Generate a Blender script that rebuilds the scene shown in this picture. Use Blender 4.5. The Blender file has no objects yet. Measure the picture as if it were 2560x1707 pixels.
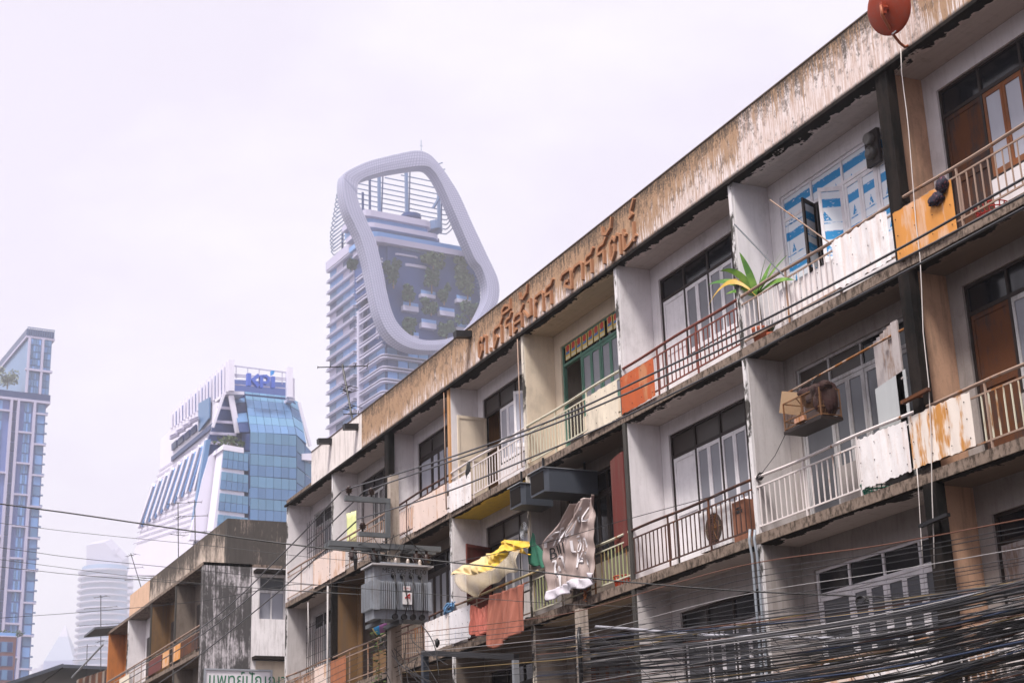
import bpy, math, random
from mathutils import Vector
random.seed(11)
sc = bpy.context.scene
COL = sc.collection
# ---------------------------------------------------------------- camera
W, H = 2560, 1707
FPX, YAW, PITCH, ROLL = 4010.0, 0.442247, 0.326751, -0.0342333
EYE = Vector((0, 0, 1.6))
_f = Vector((-math.cos(YAW)*math.cos(PITCH), math.sin(YAW)*math.cos(PITCH), math.sin(PITCH)))
_r0 = Vector((math.sin(YAW), math.cos(YAW), 0)); _u0 = _r0.cross(_f)
_r = math.cos(ROLL)*_r0 + math.sin(ROLL)*_u0
_u = -math.sin(ROLL)*_r0 + math.cos(ROLL)*_u0
cam = bpy.data.cameras.new('camera'); cam_o = bpy.data.objects.new('camera', cam); COL.objects.link(cam_o)
cam.sensor_width = 36; cam.lens = 36*FPX/W; cam.clip_start = .1; cam.clip_end = 5000
from mathutils import Matrix
m = Matrix(((_r.x, _u.x, -_f.x), (_r.y, _u.y, -_f.y), (_r.z, _u.z, -_f.z))).to_4x4()
m.translation = EYE; cam_o.matrix_world = m
cam.dof.use_dof = True; cam.dof.focus_distance = 33.0; cam.dof.aperture_fstop = 3.2
sc.camera = cam_o
# ---------------------------------------------------------------- sky, sun, exposure
SUN_EL, SUN_AZ = math.radians(60), math.radians(146)      # azimuth clockwise from +Y
world = bpy.data.worlds.new('World'); sc.world = world; world.use_nodes = True
wn = world.node_tree.nodes; wl = world.node_tree.links
for n in list(wn): wn.remove(n)
w_out = wn.new('ShaderNodeOutputWorld'); w_bg = wn.new('ShaderNodeBackground')
w_sky = wn.new('ShaderNodeTexSky'); w_sky.sky_type = 'NISHITA'; w_sky.sun_disc = False
w_sky.sun_elevation = SUN_EL; w_sky.sun_rotation = SUN_AZ; w_sky.dust_density = 4.0
w_tc = wn.new('ShaderNodeTexCoord'); w_map = wn.new('ShaderNodeMapping'); w_map.inputs['Scale'].default_value = (1, 1, 2.2)
w_no = wn.new('ShaderNodeTexNoise'); w_no.inputs['Scale'].default_value = 3.3; w_no.inputs['Detail'].default_value = 5; w_no.inputs['Roughness'].default_value = .55
w_map.inputs['Location'].default_value = (0.35, 0.1, 0.2)
w_rp = wn.new('ShaderNodeValToRGB'); w_rp.color_ramp.elements[0].position = .40; w_rp.color_ramp.elements[1].position = .62
w_rp.color_ramp.elements[0].color = (8.3, 7.7, 8.95, 1); w_rp.color_ramp.elements[1].color = (9.6, 9.2, 9.8, 1)
w_mx = wn.new('ShaderNodeMix'); w_mx.data_type = 'RGBA'; w_mx.inputs[0].default_value = .93
wl.new(w_tc.outputs['Generated'], w_map.inputs['Vector']); wl.new(w_map.outputs[0], w_no.inputs['Vector'])
wl.new(w_no.outputs['Fac'], w_rp.inputs['Fac']); wl.new(w_sky.outputs[0], w_mx.inputs[6]); wl.new(w_rp.outputs[0], w_mx.inputs[7])
w_sp = wn.new('ShaderNodeSeparateXYZ'); wl.new(w_tc.outputs['Generated'], w_sp.inputs[0])
w_el = wn.new('ShaderNodeMapRange'); w_el.inputs[1].default_value = 0.0; w_el.inputs[2].default_value = .55; w_el.inputs[3].default_value = 1.22; w_el.inputs[4].default_value = 1.0
wl.new(w_sp.outputs[2], w_el.inputs[0]); w_mul = wn.new('ShaderNodeVectorMath'); w_mul.operation = 'SCALE'
wl.new(w_mx.outputs[2], w_mul.inputs[0]); wl.new(w_el.outputs[0], w_mul.inputs['Scale']); wl.new(w_mul.outputs[0], w_bg.inputs['Color']); w_bg.inputs['Strength'].default_value = .078
wl.new(w_bg.outputs[0], w_out.inputs['Surface'])
sun = bpy.data.lights.new('sun', 'SUN'); sun_o = bpy.data.objects.new('sun', sun); COL.objects.link(sun_o)
sun.energy = 5.0; sun.angle = math.radians(14); sun.color = (1, .93, .87)
sd = Vector((math.sin(SUN_AZ)*math.cos(SUN_EL), math.cos(SUN_AZ)*math.cos(SUN_EL), math.sin(SUN_EL)))
sun_o.rotation_euler = sd.to_track_quat('Z', 'Y').to_euler(); sun_o.location = (20, -30, 60)
sc.view_settings.view_transform = 'Standard'; sc.view_settings.look = 'None'
sc.view_settings.exposure = 0.48; sc.view_settings.gamma = 1.0
sc.render.engine = 'CYCLES'
sc.cycles.use_denoising = True; sc.cycles.max_bounces = 6; sc.cycles.diffuse_bounces = 4; sc.cycles.glossy_bounces = 3
sc.cycles.transmission_bounces = 4; sc.cycles.transparent_max_bounces = 6; sc.cycles.volume_bounces = 1
sc.cycles.caustics_reflective = False; sc.cycles.caustics_refractive = False; sc.cycles.sample_clamp_indirect = 6

# ---------------------------------------------------------------- pixel rays -> real planes
def ray(x, y): return (x-W/2)*_r - (y-H/2)*_u + FPX*_f
def PY(x, y, Y=15.0):
    d = ray(x, y); return EYE + d*(Y/d.y)
def PX(x, y, X):
    d = ray(x, y); return EYE + d*(X/d.x)
def PZ(x, y, Z):
    d = ray(x, y); return EYE + d*((Z-EYE.z)/d.z)
def PD(x, y, dist):
    d = ray(x, y); return EYE + d*(dist/math.hypot(d.x, d.y))
def PV(x, y, A, B):
    """hit on the vertical plane through A and B"""
    n = Vector((B.y-A.y, A.x-B.x, 0)); d = ray(x, y); t = (A-EYE).dot(n)/d.dot(n); return EYE + d*t

# ---------------------------------------------------------------- mesh helpers
class MB:
    def __init__(s): s.v = []; s.f = []; s.uv = None
    def add(s, vs, fs):
        o = len(s.v); s.v += [Vector(v) for v in vs]; s.f += [tuple(i+o for i in f) for f in fs]; return s
    def box(s, x0, x1, y0, y1, z0, z1):
        return s.add([(x0,y0,z0),(x1,y0,z0),(x1,y1,z0),(x0,y1,z0),(x0,y0,z1),(x1,y0,z1),(x1,y1,z1),(x0,y1,z1)],
            [(3,2,1,0),(4,5,6,7),(0,1,5,4),(1,2,6,5),(2,3,7,6),(3,0,4,7)])
    def hexa(s, p):   # 4 bottom (ccw from above) + 4 top
        return s.add(p, [(3,2,1,0),(4,5,6,7),(0,1,5,4),(1,2,6,5),(2,3,7,6),(3,0,4,7)])
    def slab(s, quad, n, t):
        """box made of a quad pushed by t along n"""
        q = [Vector(a) for a in quad]; n = Vector(n).normalized()*t
        return s.add(q+[a+n for a in q], [(0,1,2,3),(7,6,5,4),(0,4,5,1),(1,5,6,2),(2,6,7,3),(3,7,4,0)])
    def bar(s, a, b, w, h=None, up=(0,0,1)):
        a = Vector(a); b = Vector(b); h = h or w; d = (b-a).normalized(); up = Vector(up)
        if abs(d.dot(up)) > .98: up = Vector((0,1,0)) if abs(d.y) < .9 else Vector((1,0,0))
        r = d.cross(up).normalized()*w/2; u = r.cross(d).normalized()*h/2
        c = [a-r-u, a+r-u, a+r+u, a-r+u, b-r-u, b+r-u, b+r+u, b-r+u]
        return s.add(c, [(0,1,2,3),(7,6,5,4),(0,4,5,1),(1,5,6,2),(2,6,7,3),(3,7,4,0)])
    def tube(s, pts, r, n=6, cap=True):
        pts = [Vector(p) for p in pts]; rs = r if isinstance(r, (list, tuple)) else [r]*len(pts)
        o = len(s.v); up = None
        for i, p in enumerate(pts):
            d = (pts[min(i+1, len(pts)-1)] - pts[max(i-1, 0)])
            if d.length < 1e-9: d = Vector((0,0,1))
            d.normalize()
            if up is None: up = Vector((0,0,1)) if abs(d.z) < .9 else Vector((0,1,0))
            a = d.cross(up)
            if a.length < 1e-4: a = d.orthogonal()
            a.normalize(); b = a.cross(d).normalized(); up = b
            for k in range(n):
                t = 2*math.pi*k/n; s.v.append(p + (a*math.cos(t)+b*math.sin(t))*rs[i])
        for i in range(len(pts)-1):
            for k in range(n):
                s.f.append((o+i*n+k, o+i*n+(k+1)%n, o+(i+1)*n+(k+1)%n, o+(i+1)*n+k))
        if cap:
            s.f.append(tuple(o+k for k in reversed(range(n)))); e = o+(len(pts)-1)*n; s.f.append(tuple(e+k for k in range(n)))
        return s
    def lathe(s, prof, c, axis=(0,0,1), n=14):
        """profile of (radius, height) along axis from c"""
        ax = Vector(axis).normalized(); a = ax.orthogonal().normalized(); b = ax.cross(a); c = Vector(c); o = len(s.v)
        for r, h in prof:
            for k in range(n):
                t = 2*math.pi*k/n; s.v.append(c + ax*h + (a*math.cos(t)+b*math.sin(t))*max(r, 1e-4))
        for i in range(len(prof)-1):
            for k in range(n):
                s.f.append((o+i*n+k, o+i*n+(k+1)%n, o+(i+1)*n+(k+1)%n, o+(i+1)*n+k))
        s.f.append(tuple(o+k for k in reversed(range(n)))); e = o+(len(prof)-1)*n; s.f.append(tuple(e+k for k in range(n)))
        return s
    def prism(s, poly, off):
        """closed prism from a planar polygon moved by off"""
        n = len(poly); p = [Vector(a) for a in poly]; off = Vector(off); o = len(s.v)
        s.v += p + [a+off for a in p]; s.f.append(tuple(o+i for i in range(n))); s.f.append(tuple(o+n+i for i in reversed(range(n))))
        for i in range(n): s.f.append((o+(i+1)%n, o+i, o+n+i, o+n+(i+1)%n))
        return s
    def sheet(s, fn, nu, nv, th=.004, nrm=(0,-1,0)):
        """thick cloth: fn(u,v)->point, doubled along nrm"""
        o = len(s.v); nr = Vector(nrm)*th
        for side in (0, 1):
            for i in range(nu+1):
                for j in range(nv+1): s.v.append(Vector(fn(i/nu, j/nv)) + nr*side)
        st = (nu+1)*(nv+1)
        g = lambda i, j, sd: o+sd*st+i*(nv+1)+j
        for i in range(nu):
            for j in range(nv):
                s.f.append((g(i,j,0), g(i+1,j,0), g(i+1,j+1,0), g(i,j+1,0))); s.f.append((g(i,j+1,1), g(i+1,j+1,1), g(i+1,j,1), g(i,j,1)))
        for i in range(nu):
            s.f.append((g(i,0,0), g(i,0,1), g(i+1,0,1), g(i+1,0,0))); s.f.append((g(i,nv,0), g(i+1,nv,0), g(i+1,nv,1), g(i,nv,1)))
        for j in range(nv):
            s.f.append((g(0,j,0), g(0,j+1,0), g(0,j+1,1), g(0,j,1))); s.f.append((g(nu,j,0), g(nu,j,1), g(nu,j+1,1), g(nu,j+1,0)))
        return s

BASE = {}
def root_of(o):
    while o.parent: o = o.parent
    return o
def build(mb, name, mat, parent=None, smooth=False, base=None):
    """link a mesh object; world-space vertices are stored relative to the thing's base"""
    if parent is not None: b = BASE[root_of(parent).name]
    elif base is not None: b = Vector(base)
    else:
        xs = [v.x for v in mb.v]; ys = [v.y for v in mb.v]; zs = [v.z for v in mb.v]
        b = Vector(((min(xs)+max(xs))/2, (min(ys)+max(ys))/2, min(zs)))
    me = bpy.data.meshes.new(name); me.from_pydata([v-b for v in mb.v], [], mb.f)
    if smooth: me.polygons.foreach_set('use_smooth', [True]*len(me.polygons))
    mats = mat if isinstance(mat, (list, tuple)) else [mat]
    for q in mats: me.materials.append(q)
    me.update(); o = bpy.data.objects.new(name, me); COL.objects.link(o)
    if parent is not None: o.parent = parent
    else: o.location = b; BASE[o.name] = b
    return o
def tag(o, label, cat, group=None):
    o['label'] = label; o['category'] = cat
    if group: o['group'] = group
    return o
def thing(name, label, cat, base, group=None):
    o = bpy.data.objects.new(name, None); COL.objects.link(o); o.location = base; o.empty_display_size = .2
    BASE[o.name] = Vector(base); return tag(o, label, cat, group)
def struct(mb, name, mat, smooth=False):
    o = build(mb, name, mat, smooth=smooth); o['kind'] = 'structure'; return o
def repeat(src, offset, parent=None):
    """another piece that shares the mesh of src"""
    c = src.copy(); COL.objects.link(c); c.parent = parent or src.parent; c.location = src.location + Vector(offset); return c

# ---------------------------------------------------------------- node helpers
class G:
    def __init__(s, name):
        s.m = bpy.data.materials.new(name); s.m.use_nodes = True; s.t = s.m.node_tree; s.n = s.t.nodes; s.l = s.t.links
        s.p = s.n['Principled BSDF']; s.pos = s.n.new('ShaderNodeNewGeometry').outputs['Position']
        s.sx = None
    def set(s, sock, v):
        if hasattr(v, 'links') or hasattr(v, 'is_linked'): s.l.new(v, sock)
        elif isinstance(v, (tuple, list)) and len(v) == 3 and sock.type == 'RGBA': sock.default_value = (*v, 1)
        else: sock.default_value = v
    def xyz(s):
        if s.sx is None:
            n = s.n.new('ShaderNodeSeparateXYZ'); s.l.new(s.pos, n.inputs[0]); s.sx = n.outputs
        return s.sx
    def mapv(s, scale, loc=(0,0,0)):
        n = s.n.new('ShaderNodeMapping'); s.l.new(s.pos, n.inputs[0]); n.inputs['Scale'].default_value = scale; n.inputs['Location'].default_value = loc; return n.outputs[0]
    def noise(s, scale=(1,1,1), detail=4, rough=.6, loc=(0,0,0)):
        n = s.n.new('ShaderNodeTexNoise'); n.inputs['Scale'].default_value = 1; n.inputs['Detail'].default_value = detail; n.inputs['Roughness'].default_value = rough
        s.l.new(s.mapv(scale if isinstance(scale, tuple) else (scale,)*3, loc), n.inputs['Vector']); return n.outputs['Fac']
    def math(s, op, a, b=0.0, c=None, clamp=False):
        n = s.n.new('ShaderNodeMath'); n.operation = op; n.use_clamp = clamp; s.set(n.inputs[0], a); s.set(n.inputs[1], b)
        if c is not None: s.set(n.inputs[2], c)
        return n.outputs[0]
    def step(s, v, a, b):   # smooth 0..1 between a and b
        n = s.n.new('ShaderNodeMapRange'); n.interpolation_type = 'SMOOTHSTEP'; s.set(n.inputs[0], v)
        n.inputs[1].default_value = a; n.inputs[2].default_value = b; return n.outputs[0]
    def mix(s, f, a, b):
        n = s.n.new('ShaderNodeMix'); n.data_type = 'RGBA'; s.set(n.inputs[0], f); s.set(n.inputs[6], a); s.set(n.inputs[7], b); return n.outputs[2]
    def bump(s, h, strength=.3, dist=.02):
        n = s.n.new('ShaderNodeBump'); n.inputs['Strength'].default_value = strength; n.inputs['Distance'].default_value = dist
        s.l.new(h, n.inputs['Height']); s.l.new(n.outputs[0], s.p.inputs['Normal'])
    def done(s, col, rough=.8, metal=0.0, spec=.3):
        s.set(s.p.inputs['Base Color'], col); s.set(s.p.inputs['Roughness'], rough); s.p.inputs['Metallic'].default_value = metal
        s.p.inputs['Specular IOR Level'].default_value = spec; return s.m
def sc3(c, k): return tuple(min(1, a*k) for a in c)
def paint(name, col, rough=.75, var=.18, scale=1.5, grime=(.12,.09,.07), grime_amt=.35, metal=0, spec=.25, streak=True):
    """painted or plastered surface: cloudy tone, soft vertical runs and a little dirt"""
    g = G(name)
    n1 = g.noise(scale, 5); n2 = g.noise((9, 9, .9) if streak else (7, 7, 7), 4, .65, (3, 1, 7)); n3 = g.noise(26, 3, .6, (5, 9, 2))
    c = g.mix(n1, sc3(col, 1-var), sc3(col, 1+var))
    f = g.math('MULTIPLY', g.step(n2, .47, .66), grime_amt); c = g.mix(f, c, grime)
    f2 = g.math('MULTIPLY', g.step(n3, .55, .7), grime_amt*.6); c = g.mix(f2, c, grime)
    n4 = g.noise((.9, .9, .55), 6, .72, (11, 4, 6)); n5 = g.noise((3.5, 3.5, 2.2), 5, .7, (2, 8, 5)); f3 = g.math('MULTIPLY', g.math('MULTIPLY', g.step(n4, .50, .62), g.step(n5, .38, .62)), min(.55, .18+grime_amt*.7)); c = g.mix(f3, c, g.mix(.35, sc3(col, .45), grime))
    g.bump(n3, .12, .01); return g.done(c, rough, metal, spec)
def plain(name, col, rough=.6, metal=0.0, spec=.4, var=.12, scale=8):
    g = G(name); n = g.noise(scale, 3); return g.done(g.mix(n, sc3(col, 1-var), sc3(col, 1+var)), rough, metal, spec)
def rusty(name, col, rust=(.42,.17,.04), amt=.5, rust2=(.13,.05,.02)):
    g = G(name); a = g.noise((5, 5, .7), 5, .7); b = g.noise(1.3, 3, .5, (7, 3, 1)); d = g.noise((18, 18, 3), 4, .7, (1, 2, 3))
    m1 = g.step(g.math('ADD', a, g.math('MULTIPLY', b, .8)), 1.10-amt*.6, 1.24-amt*.6)
    c = g.mix(m1, g.mix(b, sc3(col, .85), sc3(col, 1.1)), g.mix(d, rust, rust2)); g.bump(d, .15, .01)
    return g.done(c, .7, 0, .25)
def glass(name, col, rough=.12, spec=.6, var=.25, scale=.7, metal=0.0):
    g = G(name); n = g.noise((scale*4, scale*4, scale*.6), 3); oi = g.n.new('ShaderNodeObjectInfo').outputs['Random']
    c = g.mix(g.math('MULTIPLY', g.math('ADD', n, oi), .5), sc3(col, 1-var), sc3(col, 1+var)); return g.done(c, rough, metal, spec)
def blob(c, sx, sy, sz, seed, nu=14, nv=10, amp=.18):
    rnd = random.Random(seed); ph = [rnd.uniform(0, 6) for _ in range(6)]; b = MB(); vs = []; fs = []
    for i in range(nv+1):
        th = math.pi*i/nv
        for j in range(nu):
            a = 2*math.pi*j/nu; k = 1+amp*math.sin(3*a+ph[0]+2*th)+amp*.6*math.sin(5*a+ph[1]-3*th)+amp*.5*math.sin(4*th+ph[2])
            vs.append((c[0]+sx*k*math.sin(th)*math.cos(a), c[1]+sy*k*math.sin(th)*math.sin(a), c[2]+sz*k*math.cos(th)))
    for i in range(nv):
        for j in range(nu): fs.append((i*nu+j, (i+1)*nu+j, (i+1)*nu+(j+1)%nu, i*nu+(j+1)%nu))
    return b.add(vs, fs)
# ---------------------------------------------------------------- materials
def fascia_mat():
    g = G('weathered_tan_plaster'); x, y, z = g.xyz()
    h = g.math('DIVIDE', g.math('SUBTRACT', z, 13.5), 1.09)
    s1 = g.noise((5.5, 1, .55), 5, .7); s2 = g.noise((24, 1, 1.3), 5, .75, (4, 2, 9)); big = g.noise((.32, 1, .6), 3, .5, (2, 2, 2)); fine = g.noise(24, 4, .7)
    base = g.mix(big, (.33, .205, .125), (.47, .315, .205)); base = g.mix(g.math('MULTIPLY', fine, .5), base, (.30, .19, .12))
    reg = g.math('ADD', g.math('MULTIPLY', g.step(g.math('ADD', x, g.math('MULTIPLY', s1, .3)), -21.75, -21.55), g.step(x, -16.4, -17.2)), g.math('MULTIPLY', g.math('MULTIPLY', g.step(x, -27.0, -23.5), g.step(x, -21.0, -21.8)), .42))
    reg = g.math('ADD', reg, g.math('MULTIPLY', g.math('MULTIPLY', g.step(x, -34.2, -33.6), g.step(x, -26.0, -28.5)), .25))
    cs = lambda n, k: g.math('MULTIPLY', g.math('SUBTRACT', n, .5), k)
    wsum = g.math('ADD', g.math('ADD', cs(s1, .9), cs(s2, 2.3)), g.math('ADD', cs(big, .8), g.math('MULTIPLY', reg, .55)))
    wsum = g.math('SUBTRACT', wsum, g.math('MULTIPLY', g.math('SUBTRACT', h, .35), .75))
    wm = g.step(wsum, .06, .42); c = g.mix(g.math('MULTIPLY', wm, .9), base, g.mix(g.step(s2, .42, .58), (.56, .43, .38), (.76, .69, .69)))
    dk = g.math('ADD', g.math('MULTIPLY', h, 1.0), g.math('ADD', g.math('ADD', cs(s1, 1.0), cs(s2, 1.1)), cs(fine, 1.2)))
    c = g.mix(g.math('MULTIPLY', g.step(dk, .70, 1.06), .9), c, (.05, .042, .036))
    sp = g.noise((4.2, 1, 3.2), 5, .78, (6, 4, 2)); c = g.mix(g.math('MULTIPLY', g.math('MULTIPLY', g.step(g.math('ADD', sp, g.math('MULTIPLY', h, .12)), .54, .67), g.step(s2, .36, .56)), .8), c, (.10, .075, .06))
    lowd = g.math('SUBTRACT', g.math('ADD', g.math('MULTIPLY', s2, .12), .03), h)
    c = g.mix(g.math('MULTIPLY', g.step(lowd, .0, .06), .9), c, (.05, .035, .03))
    g.bump(g.math('ADD', wm, fine), .35, .012); return g.done(c, .9, 0, .15)
def ceil_mat(name, col, black=1.0):
    """painted soffit whose coat has peeled off in black tongues behind the drip edge"""
    g = G(name); x, y, z = g.xyz(); d = g.math('SUBTRACT', y, 15.0)
    a = g.noise((1.1, 2.2, 1), 4, .65); b = g.noise((6, 3.5, 1), 4, .7, (3, 3, 3)); st = g.noise((.9, 16, 1), 3, .6, (8, 1, 1))
    lim = g.math('MULTIPLY', g.math('SUBTRACT', g.math('ADD', g.math('MULTIPLY', a, 1.35), g.math('MULTIPLY', b, .5)), .60), .62*black)
    m1 = g.step(g.math('SUBTRACT', lim, d), -.015, .02)
    c = g.mix(st, sc3(col, .78), sc3(col, 1.1)); c = g.mix(g.math('MULTIPLY', g.step(b, .5, .75), .35), c, (.2, .15, .12))
    edge = g.step(g.math('ABSOLUTE', g.math('SUBTRACT', g.math('SUBTRACT', lim, d), -.03)), .05, .0)
    c = g.mix(g.math('MULTIPLY', edge, .5), c, sc3(col, 1.35)); c = g.mix(m1, c, g.mix(b, (.006, .006, .006), (.022, .018, .016)))
    g.bump(m1, .5, .01); return g.done(c, .9, 0, .15)
def slab_mat():
    g = G('stained_concrete_edge'); a = g.noise((3, 3, 3), 5, .7); b = g.noise((11, 11, 5), 4, .7, (2, 5, 1))
    c = g.mix(a, (.12, .09, .07), (.34, .265, .22)); c = g.mix(g.math('MULTIPLY', g.step(g.math('ADD', b, g.math('MULTIPLY', a, .5)), .68, .88), .9), c, (.05, .038, .03)); g.bump(b, .5, .02); return g.done(c, .92, 0, .12)
def fin_mat(name, col, front=(.03, .028, .026), black=.5):
    """wall end: the plaster on the narrow street face is mould black, the flank keeps its paint"""
    g = G(name); x, y, z = g.xyz(); a = g.noise((2, 2, 1.1), 5, .7); b = g.noise((10, 10, 3), 4, .65, (4, 4, 4))
    c = g.mix(a, sc3(col, .85), sc3(col, 1.08)); c = g.mix(g.math('MULTIPLY', g.step(b, .52, .75), .22), c, (.16, .12, .10))
    d = g.math('SUBTRACT', y, 15.0)
    lim = g.math('MULTIPLY', g.math('SUBTRACT', g.math('ADD', a, g.math('MULTIPLY', b, .3)), 1.05-black), .25)
    m1 = g.step(g.math('SUBTRACT', lim, d), -.01, .015); c = g.mix(m1, c, g.mix(b, front, sc3(front, 3))); return g.done(c, .9, 0, .15)
def streaky(name, col, dark, amt=.5, scale=3.0, top=None):
    """old outside wall: black algae runs over pale plaster; heavier above `top`"""
    g = G(name); x, y, z = g.xyz(); a = g.noise((scale*2.2, scale*2.2, .6), 5, .72); b = g.noise(.8, 4, .6, (1, 8, 3)); f = g.noise((14, 14, 6), 4, .75, (6, 2, 2))
    v = g.math('ADD', g.math('MULTIPLY', a, .6), g.math('ADD', g.math('MULTIPLY', b, .55), g.math('MULTIPLY', f, .35)))
    if top: v = g.math('ADD', v, g.math('MULTIPLY', g.step(z, top[0], top[1]), top[2]))
    c = g.mix(f, sc3(col, .85), sc3(col, 1.1)); c = g.mix(g.step(v, .93-amt*.5, 1.16-amt*.5), c, g.mix(a, dark, sc3(dark, 2.5))); g.bump(f, .3, .02)
    return g.done(c, .92, 0, .12)
def poster_mat():
    """window panes papered with white sheets printed in blue"""
    g = G('blue_printed_paper'); x, y, z = g.xyz()
    zz = g.math('FRACT', g.math('DIVIDE', g.math('SUBTRACT', z, 10.12), .58)); xx = g.math('FRACT', g.math('DIVIDE', x, .447))
    n = g.noise((22, 22, 22), 3, .7); n2 = g.noise((9, 9, 26), 3, .6, (3, 3, 3))
    band = g.math('MULTIPLY', g.step(zz, .70, .74), g.step(g.math('ADD', zz, g.math('MULTIPLY', n, -.12)), .96, .90))
    band = g.math('MULTIPLY', band, g.step(n2, .72, .62))
    dx = g.math('ABSOLUTE', g.math('SUBTRACT', xx, .5)); tri = g.math('SUBTRACT', g.math('SUBTRACT', .62, zz), g.math('MULTIPLY', dx, 2.2))
    drop = g.math('MULTIPLY', g.step(tri, .0, .03), g.step(zz, .28, .32)); drop = g.math('MULTIPLY', drop, g.step(n, .62, .5))
    line = g.math('MULTIPLY', g.step(zz, .20, .215), g.step(zz, .26, .245)); line = g.math('MULTIPLY', line, g.step(n2, .4, .55))
    f = g.math('MAXIMUM', g.math('MAXIMUM', band, drop), line)
    return g.done(g.mix(f, (.74, .78, .84), (.03, .27, .58)), .55, 0, .3)
MT = {}
MT['fascia'] = fascia_mat(); MT['slab'] = slab_mat()
MT['fascia_white'] = paint('fresh_white_fascia_paint', (.72, .66, .64), grime_amt=.25)
MT['ceil_grey'] = ceil_mat('peeling_grey_soffit', (.52, .46, .43)); MT['ceil_cream'] = ceil_mat('peeling_cream_soffit', (.52, .42, .31), .75)
MT['ceil_brown'] = ceil_mat('peeling_shade_darkened_soffit', (.20, .155, .125), 1.0); MT['ceil_yellow'] = ceil_mat('yellow_painted_soffit', (.62, .44, .08), .45)  # brown soffit base holds grime and the shade of the lower floors
MT['fin_white'] = fin_mat('white_wall_end', (.70, .68, .69), black=.42); MT['fin_black'] = fin_mat('mouldy_wall_end', (.60, .57, .57), black=.85)
MT['fin_orange'] = paint('orange_wall_end', (.52, .28, .13), grime_amt=.3)
MT['fin_cream'] = fin_mat('cream_wall_end', (.66, .60, .52), black=.4)
MT['mould'] = streaky('black_mould', (.022, .017, .015), (.003, .003, .003), .58)
MT['tan'] = paint('tan_plaster', (.50, .31, .21), grime_amt=.3); MT['white'] = paint('white_plaster', (.72, .69, .71), grime_amt=.09)
MT['cream'] = paint('cream_plaster', (.68, .58, .46), grime_amt=.08); MT['grey'] = paint('grey_plaster', (.52, .49, .49), grime_amt=.16)
MT['ochre'] = paint('ochre_plaster', (.19, .11, .05), grime_amt=.5); MT['dim'] = paint('shade_dimmed_dingy_plaster', (.20, .165, .14), grime_amt=.4)  # dim plaster: grime plus balcony shade darkened into the base colour
MT['dimgrey'] = paint('shade_dimmed_grey_plaster', (.34, .31, .30), grime_amt=.25)  # darker copy of the grey plaster, lower-floor shade put into its colour
MT['wood'] = paint('orange_brown_wood', (.24, .085, .032), grime_amt=.45, scale=3); MT['oldwood'] = streaky('weathered_brown_boards', (.125, .05, .024), (.03, .021, .02), .60)
MT['greywood'] = streaky('weathered_grey_boards', (.42, .38, .38), (.12, .08, .06), .4); MT['darkwood'] = plain('dark_brown_timber', (.02, .012, .01), .6)
MT['redwood'] = paint('maroon_painted_boards', (.13, .028, .024), grime_amt=.3); MT['wframe'] = paint('white_window_paint', (.78, .76, .79), grime_amt=.08, scale=4)
MT['gframe'] = paint('green_window_paint', (.10, .22, .17), grime_amt=.2, scale=4); MT['greyframe'] = paint('grey_window_paint', (.48, .47, .48), grime_amt=.4, scale=4)
MT['dark'] = glass('dark_glass', (.012, .013, .017), .10, .35, .6); MT['brownglass'] = glass('brown_grey_transom', (.055, .045, .04), .35, .25)
MT['frost'] = glass('frosted_pane', (.20, .205, .235), .3, .35, .42); MT['pale'] = glass('pale_curtained_pane', (.42, .43, .50), .2, .4, .35)
MT['greypane'] = glass('dim_frosted_pane', (.11, .115, .13), .25, .3, .45)
MT['hood_shade'] = plain('hood_inside_shade', (.02, .017, .016), .9, spec=.05); MT['poster'] = poster_mat()
MT['r_white'] = rusty('white_rail_paint', (.72, .66, .65), amt=.12); MT['r_tan'] = rusty('tan_rusting_rail', (.33, .235, .185), amt=.22)
MT['r_red'] = paint('dark_red_rail_paint', (.20, .06, .045), grime_amt=.35); MT['r_brown'] = rusty('brown_rusty_rail', (.075, .038, .03), (.20, .075, .035), .25)
MT['r_green'] = rusty('yellow_green_rail', (.42, .46, .24), amt=.3); MT['r_cream'] = rusty('cream_rail', (.60, .58, .46), amt=.2)
MT['s_white'] = paint('white_sheet_metal', (.78, .75, .76), grime=(.5,.3,.2), grime_amt=.3, rough=.5); MT['s_orange'] = rusty('orange_rusted_sheet', (.62, .27, .065), (.74, .55, .42), .36, (.5, .2, .05))
MT['s_rust'] = rusty('white_sheet_with_rust', (.76, .68, .62), (.60, .30, .08), .30, (.42, .17, .04)); MT['s_red'] = rusty('red_primer_sheet', (.46, .10, .03), (.55, .25, .12), .3, (.4, .14, .06))
MT['s_cream'] = paint('cream_board', (.70, .62, .50), grime_amt=.2); MT['s_pink'] = rusty('pinkish_white_sheet', (.72, .58, .52), (.62, .42, .31), .25, (.5, .3, .2))
MT['metal'] = plain('galvanised_steel', (.34, .36, .39), .45, .5); MT['zinc'] = plain('grey_sheet_metal', (.065, .075, .095), .5, .2)
MT['black'] = plain('black_plastic', (.012, .012, .014), .5); MT['cable'] = plain('black_cable', (.014, .014, .016), .45, spec=.5)
MT['concrete'] = paint('pole_concrete', (.40, .34, .29), grime_amt=.45, scale=4)
MT['letter'] = streaky('rust_red_letter', (.36, .185, .105), (.15, .07, .04), .42)

# ---------------------------------------------------------------- ground
struct(MB().box(-2940, 190, -690, 6, -.3, 0), 'ground', paint('dusty_ground', (.11, .10, .09)))
struct(MB().box(-2940, 190, 24.6, 890, -.3, 0), 'ground', bpy.data.materials['dusty_ground'])
struct(MB().box(-2940, 190, 6, 11.6, -.3, .004), 'road', paint('asphalt', (.05, .05, .052), grime_amt=.2, streak=False))
struct(MB().box(-2940, 190, 11.6, 24.6, -.3, .13), 'pavement', paint('pavement_concrete', (.20, .18, .165), streak=False))

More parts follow.
